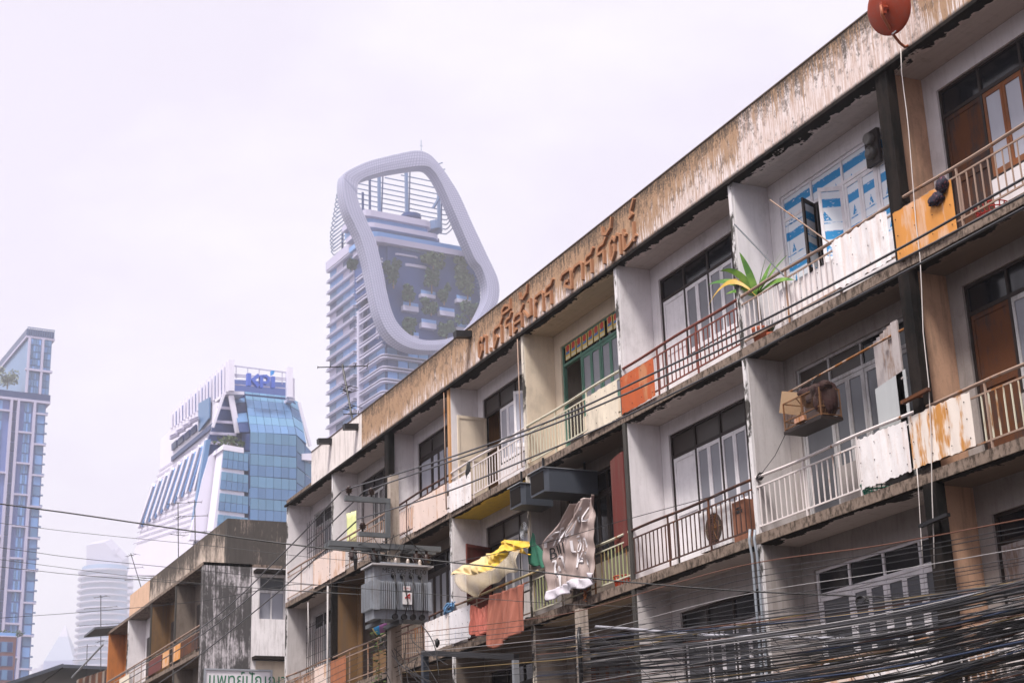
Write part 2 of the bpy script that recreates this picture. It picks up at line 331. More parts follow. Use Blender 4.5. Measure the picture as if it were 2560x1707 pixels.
# ---------------------------------------------------------------- the long shophouse
FX = {-2: -9.13, -1: -13.55, 0: -17.97, 1: -22.36, 2: -26.74, 3: -31.22, 4: -35.62, 5: -40.05, 6: -44.62, 7: -49.16}
FT = {-2: .12, -1: .12, 0: .13, 1: .10, 2: .12, 3: .10, 4: .12, 5: .13, 6: .10, 7: .12}
FLOORS = {'T': dict(zf=10.33, zc=13.5, zt=13.14, zr=12.68), 'M': dict(zf=7.05, zc=10.17, zt=9.88, zr=9.42), 'L': dict(zf=3.77, zc=6.88, zt=6.40, zr=5.97)}
YB = 15.78
bld = thing('apartment_building', 'long weathered shophouse block with railed balconies and lettered tan parapet', 'building', (-29, 15, .13))
XL, XR = FX[7], FX[-2]+.12
build(MB().box(-41.86, XR, 14.97, 15.17, 13.5, 14.59), 'parapet', MT['fascia'], bld)['label'] = 'long tan parapet with peeling paint and raised lettering'
build(MB().box(-46.5, -41.86, 14.972, 15.168, 13.502, 14.588), 'parapet', MT['fascia_white'], bld)['label'] = 'short white repainted end of the parapet'
build(MB().box(XL-.04, XR+.02, 14.93, 15.0, 13.44, 13.5), 'drip_edge', MT['mould'], bld)
build(MB().box(-46.52, XR+.02, 14.955, 15.19, 14.592, 14.615), 'coping', plain('coping_concrete', (.12, .09, .075), .9), bld)
build(MB().box(XL-.02, XR, 15.0, 24, 13.5, 13.66), 'roof', MT['slab'], bld)
for z0, z1 in ((10.17, 10.33), (6.88, 7.05), (3.60, 3.77)):
    build(MB().box(XL, XR, 15.0, 24, z0, z1), 'floor_slab', MT['slab'], bld)
build(MB().box(XL, XR, 24, 24.2, .13, 13.5), 'rear_wall', MT['grey'], bld)
for k, x in FX.items():
    for fl, q in FLOORS.items():
        mt = {0: 'fin_black', 5: 'fin_black', 2: 'fin_black' if fl != 'T' else 'fin_white', 4: 'fin_orange' if fl == 'T' else 'fin_white', 3: 'fin_cream'}.get(k, 'fin_white')
        build(MB().box(x, x+FT[k], 15.004, 23.99, q['zf'], q['zc']), 'party_wall', MT[mt], bld)
    build(MB().box(x, x+FT[k], 15.3, 23.98, .13, 3.6), 'party_wall', MT['grey'], bld)
for k, fl, w in ((0, 'T', .27), (0, 'M', .24), (0, 'L', .26), (5, 'T', .30), (5, 'M', .14), (6, 'M', .12)):
    q = FLOORS[fl]; build(MB().box(FX[k]-.01, FX[k]+w, 14.985, 15.16, q['zf'], q['zc']-.002), 'corner_pier', MT['mould'], bld)
# drain spouts and shutters of the ground floor
for px, py in ((1170, 838), (822, 1104), (888, 1068)):
    p = PY(px, py, 14.9)
    build(MB().bar((p.x, 14.55, p.z-.02), (p.x, 14.98, p.z+.02), .2, .16), 'drain_spout', MT['black'], bld)
for k in range(-2, 7):
    x0, x1 = FX[k+1]+FT[k+1], FX[k]
    b = MB()
    for i in range(24): b.box(x0+.02, x1-.02, 15.6-.012*(i % 2), 15.66, .14+i*.138, .14+i*.138+.13)
    build(b, 'roller_shutter', MT['metal'], bld)

def railing(k, fl, mrail, mbal, skip=(), sp=.147, hand=None):
    """handrail, mid rail, posts; balusters singly, left out where a sheet closes the bay (skip = x ranges)"""
    q = FLOORS[fl]; zf = q['zf']; hz = .955; x0, x1 = FX[k+1]+.02, FX[k]-.02; b = MB(); n = max(3, int((x1-x0)/1.4)); y = 15.035
    wob = lambda x: .012*math.sin(x*1.9+zf)
    pts = [(x0+(x1-x0)*i/10-.03*(i == 0)+.03*(i == 10), y, zf+hz+wob(x0+(x1-x0)*i/10)) for i in range(11)]
    b.tube(pts, .028, 8)
    b.box(x0, x1, y-.012, y+.012, zf+.785, zf+.81); b.box(x0, x1, y-.012, y+.012, zf+.11, zf+.135)
    for i in range(n+1):
        x = x0+(x1-x0)*i/n; b.box(x-.014, x+.014, y-.0145, y+.0145, zf-.02, zf+hz-.01)
    r = build(b, 'railing', hand or mrail, bld)
    if mbal is not None:
        first = None; cnt = int((x1-x0)/sp)
        for i in range(1, cnt):
            x = x0+(x1-x0)*i/cnt
            if any(a < x < c for a, c in skip): continue
            if first is None:
                first = build(MB().box(x-.009, x+.009, y-.009, y+.009, zf+.136, zf+.784), 'baluster', mbal, r); fx = x
            else: repeat(first, (x-fx, random.uniform(-.004, .004), 0))
    return r

def window(k, fl, fr='wframe', tr='dark', pane='frost', door='wframe', leaf=None, glazed=None, openings={}, sill=.95, nmod=4, skipleaf=(), skippane=()):
    """one bay's joinery: frame, transom panes, a door and casement leaves with their panes"""
    q = FLOORS[fl]; zf, zt, zr = q['zf'], q['zt'], q['zr']; x0 = FX[k+1]+.45; mw = .895; x1 = x0+mw*nmod; leaf = leaf or fr
    b = MB(); ya, yb = YB+.04, YB+.12; t = .05
    b.box(x0, x1, ya, yb, zt-t, zt); b.box(x0, x1, ya, yb, zr-.03, zr+.03)
    b.box(x0, x0+t, ya, yb, zf, zr-.03); b.box(x1-t, x1, ya, yb, zf, zr-.03); b.box(x0, x0+t, ya, yb, zr+.03, zt-t); b.box(x1-t, x1, ya, yb, zr+.03, zt-t)
    for i in range(1, nmod):
        x = x0+mw*i; b.box(x-.025, x+.025, ya+.002, yb-.002, zr+.03, zt-t); b.box(x-.025, x+.025, ya+.002, yb-.002, zf if i == 1 else zf+sill, zr-.03)
    b.box(x0+mw+.025, x1-t, ya+.003, yb-.003, zf+sill-.06, zf+sill)
    w = build(b, 'window', MT[fr], bld)
    for i in range(nmod):
        a, c = x0+mw*i+.025, x0+mw*(i+1)-.025
        if i == 0: a += .025
        if i == nmod-1: c -= .025
        if ('t', i) not in skippane:
            build(MB().box(a, c, ya+.03, ya+.045, zr+.03, zt-t), 'pane', MT[tr[i] if isinstance(tr, (list, tuple)) else tr], w)
    def make_leaf(a, c, z0, z1, mleaf, mpane, ang=0, hinge='l', solid=False):
        # leaf built closed, swung about its hinge towards the street
        st = .055; lb = MB(); pb = MB(); yy, ye = ya+.012, ya+.05
        lb.box(a, a+st, yy, ye, z0, z1); lb.box(c-st, c, yy, ye, z0, z1); lb.box(a+st, c-st, yy, ye, z1-st-.02, z1); lb.box(a+st, c-st, yy, ye, z0, z0+st+.04)
        if solid:
            zm = z0+(z1-z0)*.52; lb.box(a+st, c-st, yy, ye, zm-.04, zm+.04)
        pb.box(a+st, c-st, yy+.014, yy+.024, z0+st+.04, z1-st-.02)
        if ang:
            hx = a if hinge == 'l' else c; s, co = math.sin(ang), math.cos(ang)
            for mb_ in (lb, pb):
                for v in mb_.v:
                    dx, dy = v.x-hx, v.y-yy
                    if hinge == 'l': v.x, v.y = hx+dx*co+dy*s, yy-dx*s+dy*co
                    else: v.x, v.y = hx+dx*co-dy*s, yy+dx*s+dy*co
        build(lb, 'door_leaf' if solid else 'casement_leaf', MT[mleaf], w); build(pb, 'door_panel' if solid else 'pane', MT[mpane], w)
    if door:
        op = openings.get('door'); a, c = x0+t+.004, x0+mw-.029
        if glazed: make_leaf(a, c, zf+.02, zr-.034, leaf, pane)
        else: make_leaf(a, c, zf+.02, zr-.034, door, door, op or 0, 'l', True)
    for i in range(1, nmod):
        a, c = x0+mw*i+.027, x0+mw*(i+1)-.027
        if i == nmod-1: c -= .025
        mid = (a+c)/2
        for j, (p, r2) in enumerate(((a, mid-.003), (mid+.003, c))):
            if (i, j) in skipleaf: continue
            make_leaf(p, r2, zf+sill+.004, zr-.034, leaf if (i, j) not in openings else openings[(i, j)][1], pane, openings.get((i, j), (0,))[0], 'l' if j == 0 else 'r')
    return w

def bay(k, fl, wall='white', ceil='ceil_grey', part='white', sill=.95, nmod=4):
    """back wall round the joinery, soffit and the painted flank of the left party wall"""
    q = FLOORS[fl]; zf, zc, zt = q['zf'], q['zc']-.016, q['zt']; x0, x1 = FX[k+1]+FT[k+1]+.012, FX[k]-.002; a = FX[k+1]+.45; c = a+.895*nmod
    b = MB(); b.box(x0, a, YB, YB+.15, zf, zc); b.box(c, x1, YB, YB+.15, zf, zc); b.box(a, c, YB, YB+.15, zt, zc); b.box(a+.895+.025, c, YB+.004, YB+.146, zf, zf+sill-.06)
    build(b, 'wall', MT[wall], bld)
    build(MB().box(FX[k+1]+.01, x1, 15.03, YB-.004, zc, zc+.013), 'ceiling', MT[ceil], bld)
    if part: build(MB().box(FX[k+1]+FT[k+1]+.001, FX[k+1]+FT[k+1]+.01, 15.05, YB-.002, zf+.002, zc-.002), 'flank_wall', MT[part], bld)

# top floor
bay(-2, 'T'); window(-2, 'T')
bay(-1, 'T', 'white', 'ceil_grey', 'tan'); window(-1, 'T', 'darkwood', 'dark', 'pale', 'oldwood', 'wood')
bay(0, 'T'); window(0, 'T', 'wframe', 'poster', 'poster', 'poster', openings={(1, 0): (1.15, 'darkwood'), (1, 1): (1.0, 'wframe')})
bay(1, 'T'); window(1, 'T', 'darkwood', 'dark', 'frost', 'wframe', 'wframe')
bay(2, 'T', 'cream', 'ceil_cream', 'cream'); window(2, 'T', 'gframe', 'dark', 'frost', None, 'gframe')
bay(3, 'T', 'white', 'ceil_grey', 'white'); window(3, 'T', 'darkwood', ('brownglass', 'brownglass', 'brownglass', 'dark'), 'pale', 'cream', 'wframe', openings={'door': 1.5, (2, 1): (.9, 'wframe')})
bay(4, 'T', 'white', 'ceil_grey', 'white'); window(4, 'T', 'darkwood', 'brownglass', 'pale', 'darkwood', 'darkwood', glazed=True)
bay(5, 'T', 'grey', 'ceil_grey', 'white'); window(5, 'T', 'darkwood', 'dark', 'dark', 'greywood', 'greyframe')
bay(6, 'T', 'white', 'ceil_grey', 'white'); window(6, 'T', 'greyframe', 'dark', 'frost', 'greywood', 'greyframe', nmod=3)
# middle floor
bay(-2, 'M'); window(-2, 'M')
bay(-1, 'M', 'dimgrey', 'ceil_brown', 'tan'); window(-1, 'M', 'darkwood', 'dark', 'frost', 'oldwood', 'greyframe')
bay(0, 'M', 'dimgrey', 'ceil_brown', 'grey'); window(0, 'M', 'greyframe', ('brownglass', 'brownglass', 'dark', 'dark'), 'greypane', 'greyframe', glazed=True, sill=.8)
bay(1, 'M'); window(1, 'M', 'darkwood', 'brownglass', 'frost', 'wframe', 'wframe')
bay(2, 'M', 'dim', 'ceil_brown', 'grey'); window(2, 'M', 'darkwood', 'dark', 'dark', 'darkwood', 'darkwood')
bay(3, 'M', 'grey', 'ceil_yellow', 'white'); window(3, 'M', 'darkwood', 'brownglass', 'frost', 'redwood', 'greyframe', openings={'door': 1.2})
bay(4, 'M', 'dim', 'ceil_brown', 'dim'); window(4, 'M', 'darkwood', 'dark', 'frost', 'darkwood', 'darkwood', glazed=True)
bay(5, 'M', 'ochre', 'ceil_brown', 'ochre'); window(5, 'M', 'darkwood', 'dark', 'dark', 'darkwood', 'darkwood')
bay(6, 'M', 'grey', 'ceil_grey', 'grey'); window(6, 'M', 'greyframe', 'dark', 'frost', 'greywood', 'greyframe', nmod=3)
# lower floor
for k, wl_, ce, pa in ((-2, 'grey', 'ceil_brown', 'grey'), (-1, 'dimgrey', 'ceil_brown', 'tan'), (0, 'dimgrey', 'ceil_grey', 'dimgrey'), (1, 'grey', 'ceil_grey', 'grey'), (2, 'dim', 'ceil_cream', 'dim'), (3, 'dim', 'ceil_brown', 'dim'), (4, 'dim', 'ceil_brown', 'dim'), (5, 'dim', 'ceil_brown', 'dim'), (6, 'grey', 'ceil_brown', 'grey')):
    bay(k, 'L', wl_, ce, pa, sill=.8)
window(-2, 'L'); window(-1, 'L', 'darkwood', 'dark', 'dark', 'greywood', 'greyframe', sill=.8); window(0, 'L', 'wframe', 'dark', 'greypane', 'wframe', glazed=True, sill=.8)
window(1, 'L', 'darkwood', 'dark', 'greypane', 'wframe', 'wframe', glazed=True, sill=.8); window(2, 'L', 'darkwood', 'dark', 'brownglass', 'oldwood', 'oldwood', sill=.8)
for k in (3, 4, 5, 6): window(k, 'L', 'darkwood', 'dark', 'brownglass', 'darkwood', 'darkwood', sill=.8)

railing(-2, 'T', MT['r_tan'], None)
railing(-1, 'T', MT['r_tan'], MT['r_tan'], [(-17.9, -16.5)])
railing(0, 'T', MT['r_tan'], MT['r_white'], [(-19.4, -18.0)])
railing(1, 'T', MT['r_red'], MT['r_red'], [(-26.7, -25.33)])
railing(2, 'T', MT['r_cream'], MT['r_cream'], [(-28.15, -26.76)])
railing(3, 'T', MT['r_white'], MT['r_white'], [(-35.6, -34.2)])
railing(4, 'T', MT['r_brown'], MT['s_pink'], [(-38.0, -35.6)])
railing(5, 'T', MT['r_tan'], MT['r_tan'], [(-44.6, -43.2)])
railing(6, 'T', MT['r_tan'], MT['r_white'], [(-46.2, -44.6)])
railing(-2, 'M', MT['r_brown'], None)
railing(-1, 'M', MT['r_tan'], MT['r_cream'], [(-18, -16.7)])
railing(0, 'M', MT['r_white'], MT['r_white'], [(-19.35, -18)])
railing(1, 'M', MT['r_brown'], MT['r_brown'])
railing(2, 'M', MT['r_cream'], MT['r_green'], [(-30, -28)])
railing(3, 'M', MT['r_tan'], None)
railing(4, 'M', MT['r_brown'], MT['r_tan'], [(-37.2, -35.6)])
railing(5, 'M', MT['r_tan'], None)
railing(6, 'M', MT['r_tan'], MT['r_tan'], [(-46.0, -44.6)])
for k in range(-2, 3): railing(k, 'L', MT['r_tan'], MT['r_white'] if k in (-1, 0, 1) else None)
# ---------------------------------------------------------------- raised lettering on the parapet
GL = {
 'to': [[(.45,.3),(.45,.58),(.3,.62)],[(.45,.3),(.15,0),(0,.12),(0,.82),(.28,1),(.5,.78),(.72,1),(1,.84),(1,0)]],
 'so': [[(0,0),(0,.84),(.2,1),(.8,1),(1,.84),(1,0)],[(0,0),(.45,.42),(.3,.58)],[(.8,1),(1.12,1.3)]],
 'ro': [[(.75,0),(.75,.62),(.1,.62),(.1,.85),(.3,1),(.75,1),(1,1.2)]],
 'ii': [[(0,0),(0,.45),(.35,.75),(.8,.5),(1,0),(0,0)],[(1,0),(1,1)]],
 'so2': [[(0,0),(0,.52),(.95,.52)],[(1,0),(1,.8),(.75,1),(.2,1),(0,.8)],[(.85,1),(1.2,1.4)],[(0,.0),(.25,.12)]],
 'han': [[(0,.75),(.02,.2),(.4,0),(.85,.3),(1,1)]],
 'ngo': [[(0,.55),(.55,0),(.9,0),(.9,1),(.6,1)]],
 'ko': [[(0,0),(0,.62),(.16,.72),(0,.84),(.15,1),(.85,1),(1,.85),(1,0)]],
 'cho': [[(-.3,.8),(-.1,1),(.85,1),(1,.86),(1,0),(.15,.35),(.3,.55),(.6,.5)]],
 'aa': [[(0,.82),(.25,1),(.8,1),(1,.84),(1,0)]],
 'no': [[(0,1),(0,0),(.45,.05),(1.05,.3)],[(.9,1),(.9,.1)],[(0,.85),(.18,.7)]],
 'kar': [[(0,0),(.55,.1),(.3,.32),(.3,.45),(1,1)]],
 'dot': [[(0,0),(0,.1)]],
}
LET = [('to',-33.40,13.6,.44,.47),('dot',-32.72,13.58,.3,.5),('so',-32.50,13.58,.42,.45),('ro',-31.86,13.6,.34,.44),('ii',-32.0,14.24,.44,.22),('so2',-31.38,13.6,.42,.36),
 ('han',-31.02,14.24,.42,.24),('ngo',-30.84,13.72,.40,.36),('ko',-30.26,13.6,.42,.46),('ro',-29.74,13.63,.40,.44),('cho',-28.82,13.64,.36,.45),('aa',-28.36,13.66,.42,.4),
 ('ro',-27.80,13.66,.38,.42),('ro',-27.26,13.66,.40,.43),('han',-26.96,14.24,.40,.26),('to',-26.68,13.6,.42,.47),('no',-26.1,13.62,.46,.42),('kar',-25.82,14.2,.2,.32)]
for gname, x, z, w, h in LET:
    b = MB(); j = 0
    for st in GL[gname]:
        for (ax, az), (bx, bz) in zip(st, st[1:]):
            j += 1; A_ = Vector((x+ax*w, 14.935+.0012*j, z+az*h)); B_ = Vector((x+bx*w, 14.935+.0012*j, z+bz*h)); d = (B_-A_).normalized()*.022
            b.bar(A_-d, B_+d, .058, .062, (0, 1, 0))
    build(b, 'letter', MT['letter'], bld)

# ---------------------------------------------------------------- sheets tied to the railings
def metal_sheet(x0, x1, z0, z1, mat, label, y=14.965, wob=.006, jag=.012, name='metal_sheet', cat='metal sheet'):
    ph = random.uniform(0, 6); n = 26
    jt = [random.uniform(-jag, jag) for _ in range(n+2)]; jb = [random.uniform(-jag, jag) for _ in range(n+2)]
    def fn(u, v):
        i = int(round(u*n)); zz = z0+jb[i]*(1-v)+(z1-z0)*v+jt[i]*v
        return (x0+(x1-x0)*u, y+wob*math.sin(u*9+ph)+.5*wob*math.sin(u*31+v*3), zz)
    o_ = tag(build(MB().sheet(fn, n, 5, .003), name, mat), label, cat); first = None
    for i in range(4):
        for j in range(3):
            x, z = x0+(x1-x0)*(.06+.29*i)+random.uniform(-.03, .03), z0+(z1-z0)*(.14+.36*j)+random.uniform(-.02, .02); q = Vector((x, y-.016, z))
            if first is None: first = build(MB().lathe([(.011, 0), (.008, .006)], q, (0, -1, 0), 6), 'bolt', MT['darkwood'], o_); q0 = q
            else: repeat(first, q-q0)
    return o_
metal_sheet(-17.9, -16.55, 10.31, 11.09, MT['s_orange'], 'orange rust-streaked metal sheet on the top railing beside the tan pier')
metal_sheet(-19.45, -18.06, 10.40, 11.22, MT['s_white'], 'large white metal sheet with a curled corner on the top railing', jag=.02, wob=.012)
metal_sheet(-21.2, -19.46, 10.36, 11.02, MT['s_white'], 'white sheet lining the inside of the top railing under the papered windows', y=15.09)
metal_sheet(-26.64, -25.3, 10.33, 11.09, MT['s_red'], 'red primer painted metal sheet on the dark red top railing')
metal_sheet(-28.16, -26.78, 10.31, 11.1, MT['s_cream'], 'cream board tied to the top railing below the green windows')
metal_sheet(-35.5, -34.16, 10.28, 11.0, MT['s_white'], 'white metal sheet on the top railing below the open cream door')
metal_sheet(-37.95, -35.66, 10.29, 11.06, MT['s_pink'], 'pinkish rust-run metal sheet on the top railing left of the white one')
metal_sheet(-39.25, -37.98, 10.45, 11.07, MT['s_pink'], 'narrow pink ribbed sheet behind top railing bars right of the pole', y=15.07)
metal_sheet(-46.2, -44.68, 10.28, 11.1, MT['s_pink'], 'pale pink metal sheet on the far end of the top railing')
metal_sheet(-44.6, -43.26, 10.28, 11.06, MT['s_pink'], 'pale pink metal sheet on the top railing behind the upper insulators')
metal_sheet(-49.0, -46.25, 10.36, 11.05, MT['s_white'], 'whitish sheet inside the railing at the far end of the top floor', y=15.08)
metal_sheet(-19.35, -18.14, 7.13, 7.9, MT['s_white'], 'white metal sheet with torn edges on the middle railing under the birdcage', jag=.02)
metal_sheet(-18.1, -16.73, 7.15, 7.93, MT['s_rust'], 'white sheet blotched orange with rust on the middle railing by the black pier', jag=.018)
metal_sheet(-37.25, -35.69, 7.11, 7.86, MT['s_white'], 'plain white board on the middle railing right of the transformer')
g_ = G('white_board_with_blue_drips'); nb = g_.noise((14, 1, .5), 4, .7); nc = g_.noise((40, 1, 3), 3, .6, (2, 2, 2))
MT['s_drip'] = g_.done(g_.mix(g_.math('MULTIPLY', g_.step(nb, .62, .7), g_.step(nc, .45, .6)), (.74, .72, .76), (.18, .28, .5)), .6)
metal_sheet(-35.66, -34.4, 7.1, 7.86, MT['s_drip'], 'white board with blue paint drips on the middle railing beside the red cloths')
metal_sheet(-46.03, -44.68, 7.1, 7.88, MT['s_pink'], 'pale peach sheet on the far end of the middle railing')
metal_sheet(-44.56, -43.2, 7.08, 7.88, paint('brick_orange_sheet', (.36, .13, .06)), 'brick orange sheet on the middle railing left of the concrete pole')
metal_sheet(-49.0, -46.1, 7.15, 7.8, MT['s_pink'], 'ribbed pinkish sheet behind bars at the far end of the middle railing', y=15.08)
metal_sheet(-21.2, -19.75, 3.88, 4.62, MT['s_pink'], 'pale pink sheet on the lowest railing behind the cable bundle')
metal_sheet(-19.7, -18.1, 3.88, 4.66, MT['s_white'], 'white sheet on the lowest railing behind the cable bundle next to the pier')
metal_sheet(-16.7, -15.2, 3.95, 4.7, MT['s_white'], 'white sheet on the lowest railing at the right edge behind the cables')
metal_sheet(-25.2, -22.6, 3.88, 4.62, MT['s_pink'], 'long pale pink sheet on the lowest railing behind the dense cables')
metal_sheet(-30.6, -28.2, 3.88, 4.66, MT['s_cream'], 'cream sheet on the lowest railing behind the second pole')

# ---------------------------------------------------------------- loose things on the balconies
def T(name, label, cat, base, group=None): return thing(name, label, cat, base, group)
# satellite dish
c = PY(2222, 22, 14.5); nrm = Vector((.17, -.94, -.28)).normalized()      # the convex back turns to the street
dish = T('satellite_dish', 'red-brown satellite dish on a curved pipe at the parapet', 'satellite dish', (c.x, c.y, c.z-.9))
mred = paint('red_brown_dish_paint', (.26, .036, .013), grime_amt=.2, streak=False, rough=.5)
prof = [(r_*.9, h_*.55) for r_, h_ in ((.05, .095), (.15, .086), (.27, .062), (.38, .03), (.45, 0), (.455, -.008), (.44, -.004), (.36, .02), (.25, .05), (.12, .075), (.02, .08))]
build(MB().lathe(prof, c, nrm, 40), 'reflector', mred, dish, True)
hub = c+nrm*.08; build(MB().tube([hub-nrm*.02, hub+nrm*.10], .05, 10).bar(hub+nrm*.06+Vector((0,0,-.1)), hub+nrm*.06+Vector((0,0,.1)), .07), 'mount_bracket', mred, dish)
e = PY(2262, 118, 14.93); h0 = hub+nrm*.1
build(MB().tube([h0+Vector((0,0,.05)), h0+Vector((0,0,-.12)), h0.lerp(e, .55)+Vector((-.02,-.02,-.07)), h0.lerp(e, .8)+Vector((-.02,0,-.05)), e+Vector((0,0,0)), Vector((e.x+.04, 14.97, e.z+.01))], .024, 8), 'mount_pipe', plain('orange_brown_pipe', (.30, .085, .035), .5), dish, True)
arm = c-nrm*.34+Vector((0,0,-.25))
build(MB().tube([c+Vector((0,0,-.44)), arm], .012, 6).tube([arm, arm+nrm*.1], .03, 8), 'feed_arm', MT['metal'], dish)
# white aerial cable
def cable_obj(name, pts, r, mat, label, cat='cable', group=None, n=5):
    return tag(build(MB().tube(pts, r, n), name, mat, smooth=True), label, cat, group)
mwhite = plain('white_cable', (.62, .58, .56), .5)
cable_obj('aerial_cable', [PY(x, y, Y) for x, y, Y in ((2252, 122, 14.92), (2254, 180, 14.93), (2262, 245, 14.92), (2266, 275, 14.92), (2272, 330, 14.93), (2280, 430, 14.95), (2290, 560, 14.94), (2300, 640, 14.94), (2304, 720, 14.93), (2308, 830, 14.94), (2322, 960, 14.93), (2328, 1100, 14.93), (2330, 1230, 14.93), (2334, 1340, 14.93), (2336, 1420, 14.93))], .008, mwhite, 'white aerial cable hanging from the red-brown dish down the facade')
cable_obj('loose_cable', [PY(x, y, 14.95) for x, y in ((2292, 1170), (2296, 1220), (2300, 1290), (2304, 1360), (2308, 1415))], .007, mwhite, 'short pale cable hanging below the rust-blotched sheet')

# potted dracaena
pb = PY(1905, 838, 15.22); px_, py_ = pb.x, 15.22; zf = 10.33
pl = T('potted_plant', 'large potted plant with long arching green leaves over the top railing', 'plant', (px_, py_, zf))
build(MB().lathe([(.13, 0), (.17, .22), (.19, .26), (.19, .29), (.165, .29), (.15, .24)], (px_, py_, zf), n=18), 'pot', plain('terracotta', (.36, .10, .05), .8), pl, True)
build(MB().lathe([(.15, 0), (.15, .02)], (px_, py_, zf+.24), n=16), 'soil', plain('soil', (.05, .035, .025), .95), pl)
crown = PY(1893, 738, 15.15)
build(MB().tube([(px_, py_, zf+.2), Vector((px_, py_, zf+.3)).lerp(crown, .5), crown], [.035, .028, .02], 8), 'stem', plain('bark', (.16, .10, .06), .9), pl, True)
mgreen = G('long_leaf'); nl = mgreen.noise((2.2, 2.2, 2.2), 3); MT['leaf'] = mgreen.done(mgreen.mix(mgreen.step(nl, .35, .65), (.035, .13, .015), (.17, .30, .04)), .45, 0, .4)
MT['leafyellow'] = plain('yellowing_leaf', (.40, .25, .03), .5, var=.3)
for i, (tx, ty, Yt, lift, mm) in enumerate(((1849, 631, 14.95, .10, 'leaf'), (1923, 618, 14.98, .12, 'leaf'), (1961, 618, 15.25, .05, 'leaf'), (1969, 637, 15.05, .10, 'leaf'), (1930, 653, 15.4, .05, 'leaf'), (1800, 678, 14.8, .35, 'leaf'),
        (1770, 712, 14.85, .30, 'leaf'), (1768, 770, 14.7, .75, 'leafyellow'), (1985, 700, 14.9, .22, 'leaf'), (1860, 690, 15.45, .12, 'leaf'), (1815, 735, 15.3, .16, 'leaf'))):
    tip = PY(tx, ty, Yt); o_ = crown; mid = o_.lerp(tip, .5)+Vector((0, 0, lift)); side = (tip-o_).cross(Vector((.45*math.cos(i*1.7+.6), -.75, .45)))
    if side.length < .05: side = Vector((1, 0, 0))
    side.normalize(); b = MB(); n = 12; vs = []
    for j in range(n+1):
        t = j/n; p = o_*(1-t)**2+mid*2*t*(1-t)+tip*t*t; wd = .085*(math.sin(math.pi*min(1, t*.85+.12))**.7)*(1-t*.55) if t < 1 else .002
        vs += [p-side*wd, p-Vector((0, 0, .012))*(1-t), p+side*wd]
    fs = []
    for j in range(n):
        k = 3*j; fs += [(k, k+1, k+4, k+3), (k+1, k+2, k+5, k+4)]
    build(b.add(vs, fs), 'leaf', MT[mm], pl, True)
# small bushy plants under it, on the slab
for i, (xx, yy, lab) in enumerate(((1925, 790, 'small spiky potted plant beside the long-leaved one on the top floor'), (1905, 800, 'small grey-green potted plant right behind the top railing bars'))):
    p = PY(xx, yy, 15.3+.12*i); t_ = T('potted_plant', lab, 'plant', (p.x, p.y, zf))
    build(MB().lathe([(.07, 0), (.1, .14), (.1, .16), (.08, .16)], (p.x, p.y, zf), n=14), 'pot', bpy.data.materials['terracotta'], t_, True)
    b = MB()
    for j in range(26):
        a = random.uniform(0, 6.28); el = random.uniform(.5, 1.4); L = random.uniform(.18, .34); d = Vector((math.cos(a)*math.cos(el), math.sin(a)*math.cos(el), math.sin(el))); o2 = Vector((p.x, p.y, zf+.14)); s2 = d.cross(Vector((0,0,1))).normalized()*.012
        b.add([o2-s2, o2+s2, o2+d*L*.6+s2*.9, o2+d*L+Vector((0,0,-.03))], [(0,1,2,3)])
    build(b, 'foliage', plain('dusty_leaf', (.05, .085, .045), .6), t_)

# bird cage on a laundry pole
c0 = PY(1978, 995, 14.88); cw, cd, ch = 1.02, .42, .46
cx0, cx1 = -20.85, -19.85; cz0 = 8.42; cy0, cy1 = 14.72, 15.10
cage = T('bird_cage', 'rusty wire birdcage under a maroon cloth hung over the middle railing', 'birdcage', ((cx0+cx1)/2, (cy0+cy1)/2, cz0))
mr = rusty('cage_wire', (.17, .085, .04), (.26, .12, .05), .35); b = MB()
for z in (cz0+.03, cz0+.16, cz0+.46):
    for a_, b_ in (((cx0, cy0), (cx1, cy0)), ((cx0, cy1), (cx1, cy1)), ((cx0, cy0), (cx0, cy1)), ((cx1, cy0), (cx1, cy1))): b.bar((*a_, z), (*b_, z), .016)
for x in (cx0, cx1, (cx0+cx1)/2):
    for y in (cy0, cy1): b.bar((x, y, cz0), (x, y, cz0+.46), .018)
b.tube([(cx0, cy0, cz0+.46), (cx0+.1, (cy0+cy1)/2, cz0+.56), (cx0, cy1, cz0+.46)], .01, 5).bar((cx0+.1, (cy0+cy1)/2, cz0+.56), (cx1-.1, (cy0+cy1)/2, cz0+.56), .014)
build(b, 'frame', mr, cage); first = None
for i in range(1, 34):
    x = cx0+(cx1-cx0)*i/34
    w_ = build(MB().bar((x, cy0, cz0+.03), (x, cy0, cz0+.46), .004), 'bar', mr, cage) if first is None else repeat(first, (x-fx0, 0, 0))
    if first is None: first, fx0 = w_, x
f2 = None
for i in range(1, 13):
    y = cy0+(cy1-cy0)*i/13
    w_ = build(MB().bar((cx1, y, cz0+.03), (cx1, y, cz0+.46), .004), 'bar', mr, cage) if f2 is None else repeat(f2, (0, y-fy0, 0))
    if f2 is None: f2, fy0 = w_, y
build(MB().box(cx0-.02, cx1+.02, cy0-.02, cy1+.02, cz0-.05, cz0), 'tray', MT['darkwood'], cage)
build(MB().box(cx0+.35, cx0+.62, cy0-.06, cy0-.01, cz0+.03, cz0+.11), 'feeder', rusty('feeder_pink', (.5, .28, .2)), cage)
cb = blob((cx1-.30, (cy0+cy1)/2, cz0+.44), .36, .23, .17, 21, 26, 16, .16); cb2 = blob((cx1-.08, (cy0+cy1)/2, cz0+.30), .13, .22, .26, 33, 22, 14, .14); cb.add(cb2.v, cb2.f)
build(cb, 'cover_cloth', paint('maroon_cloth', (.026, .008, .008), var=.5, scale=7), cage)
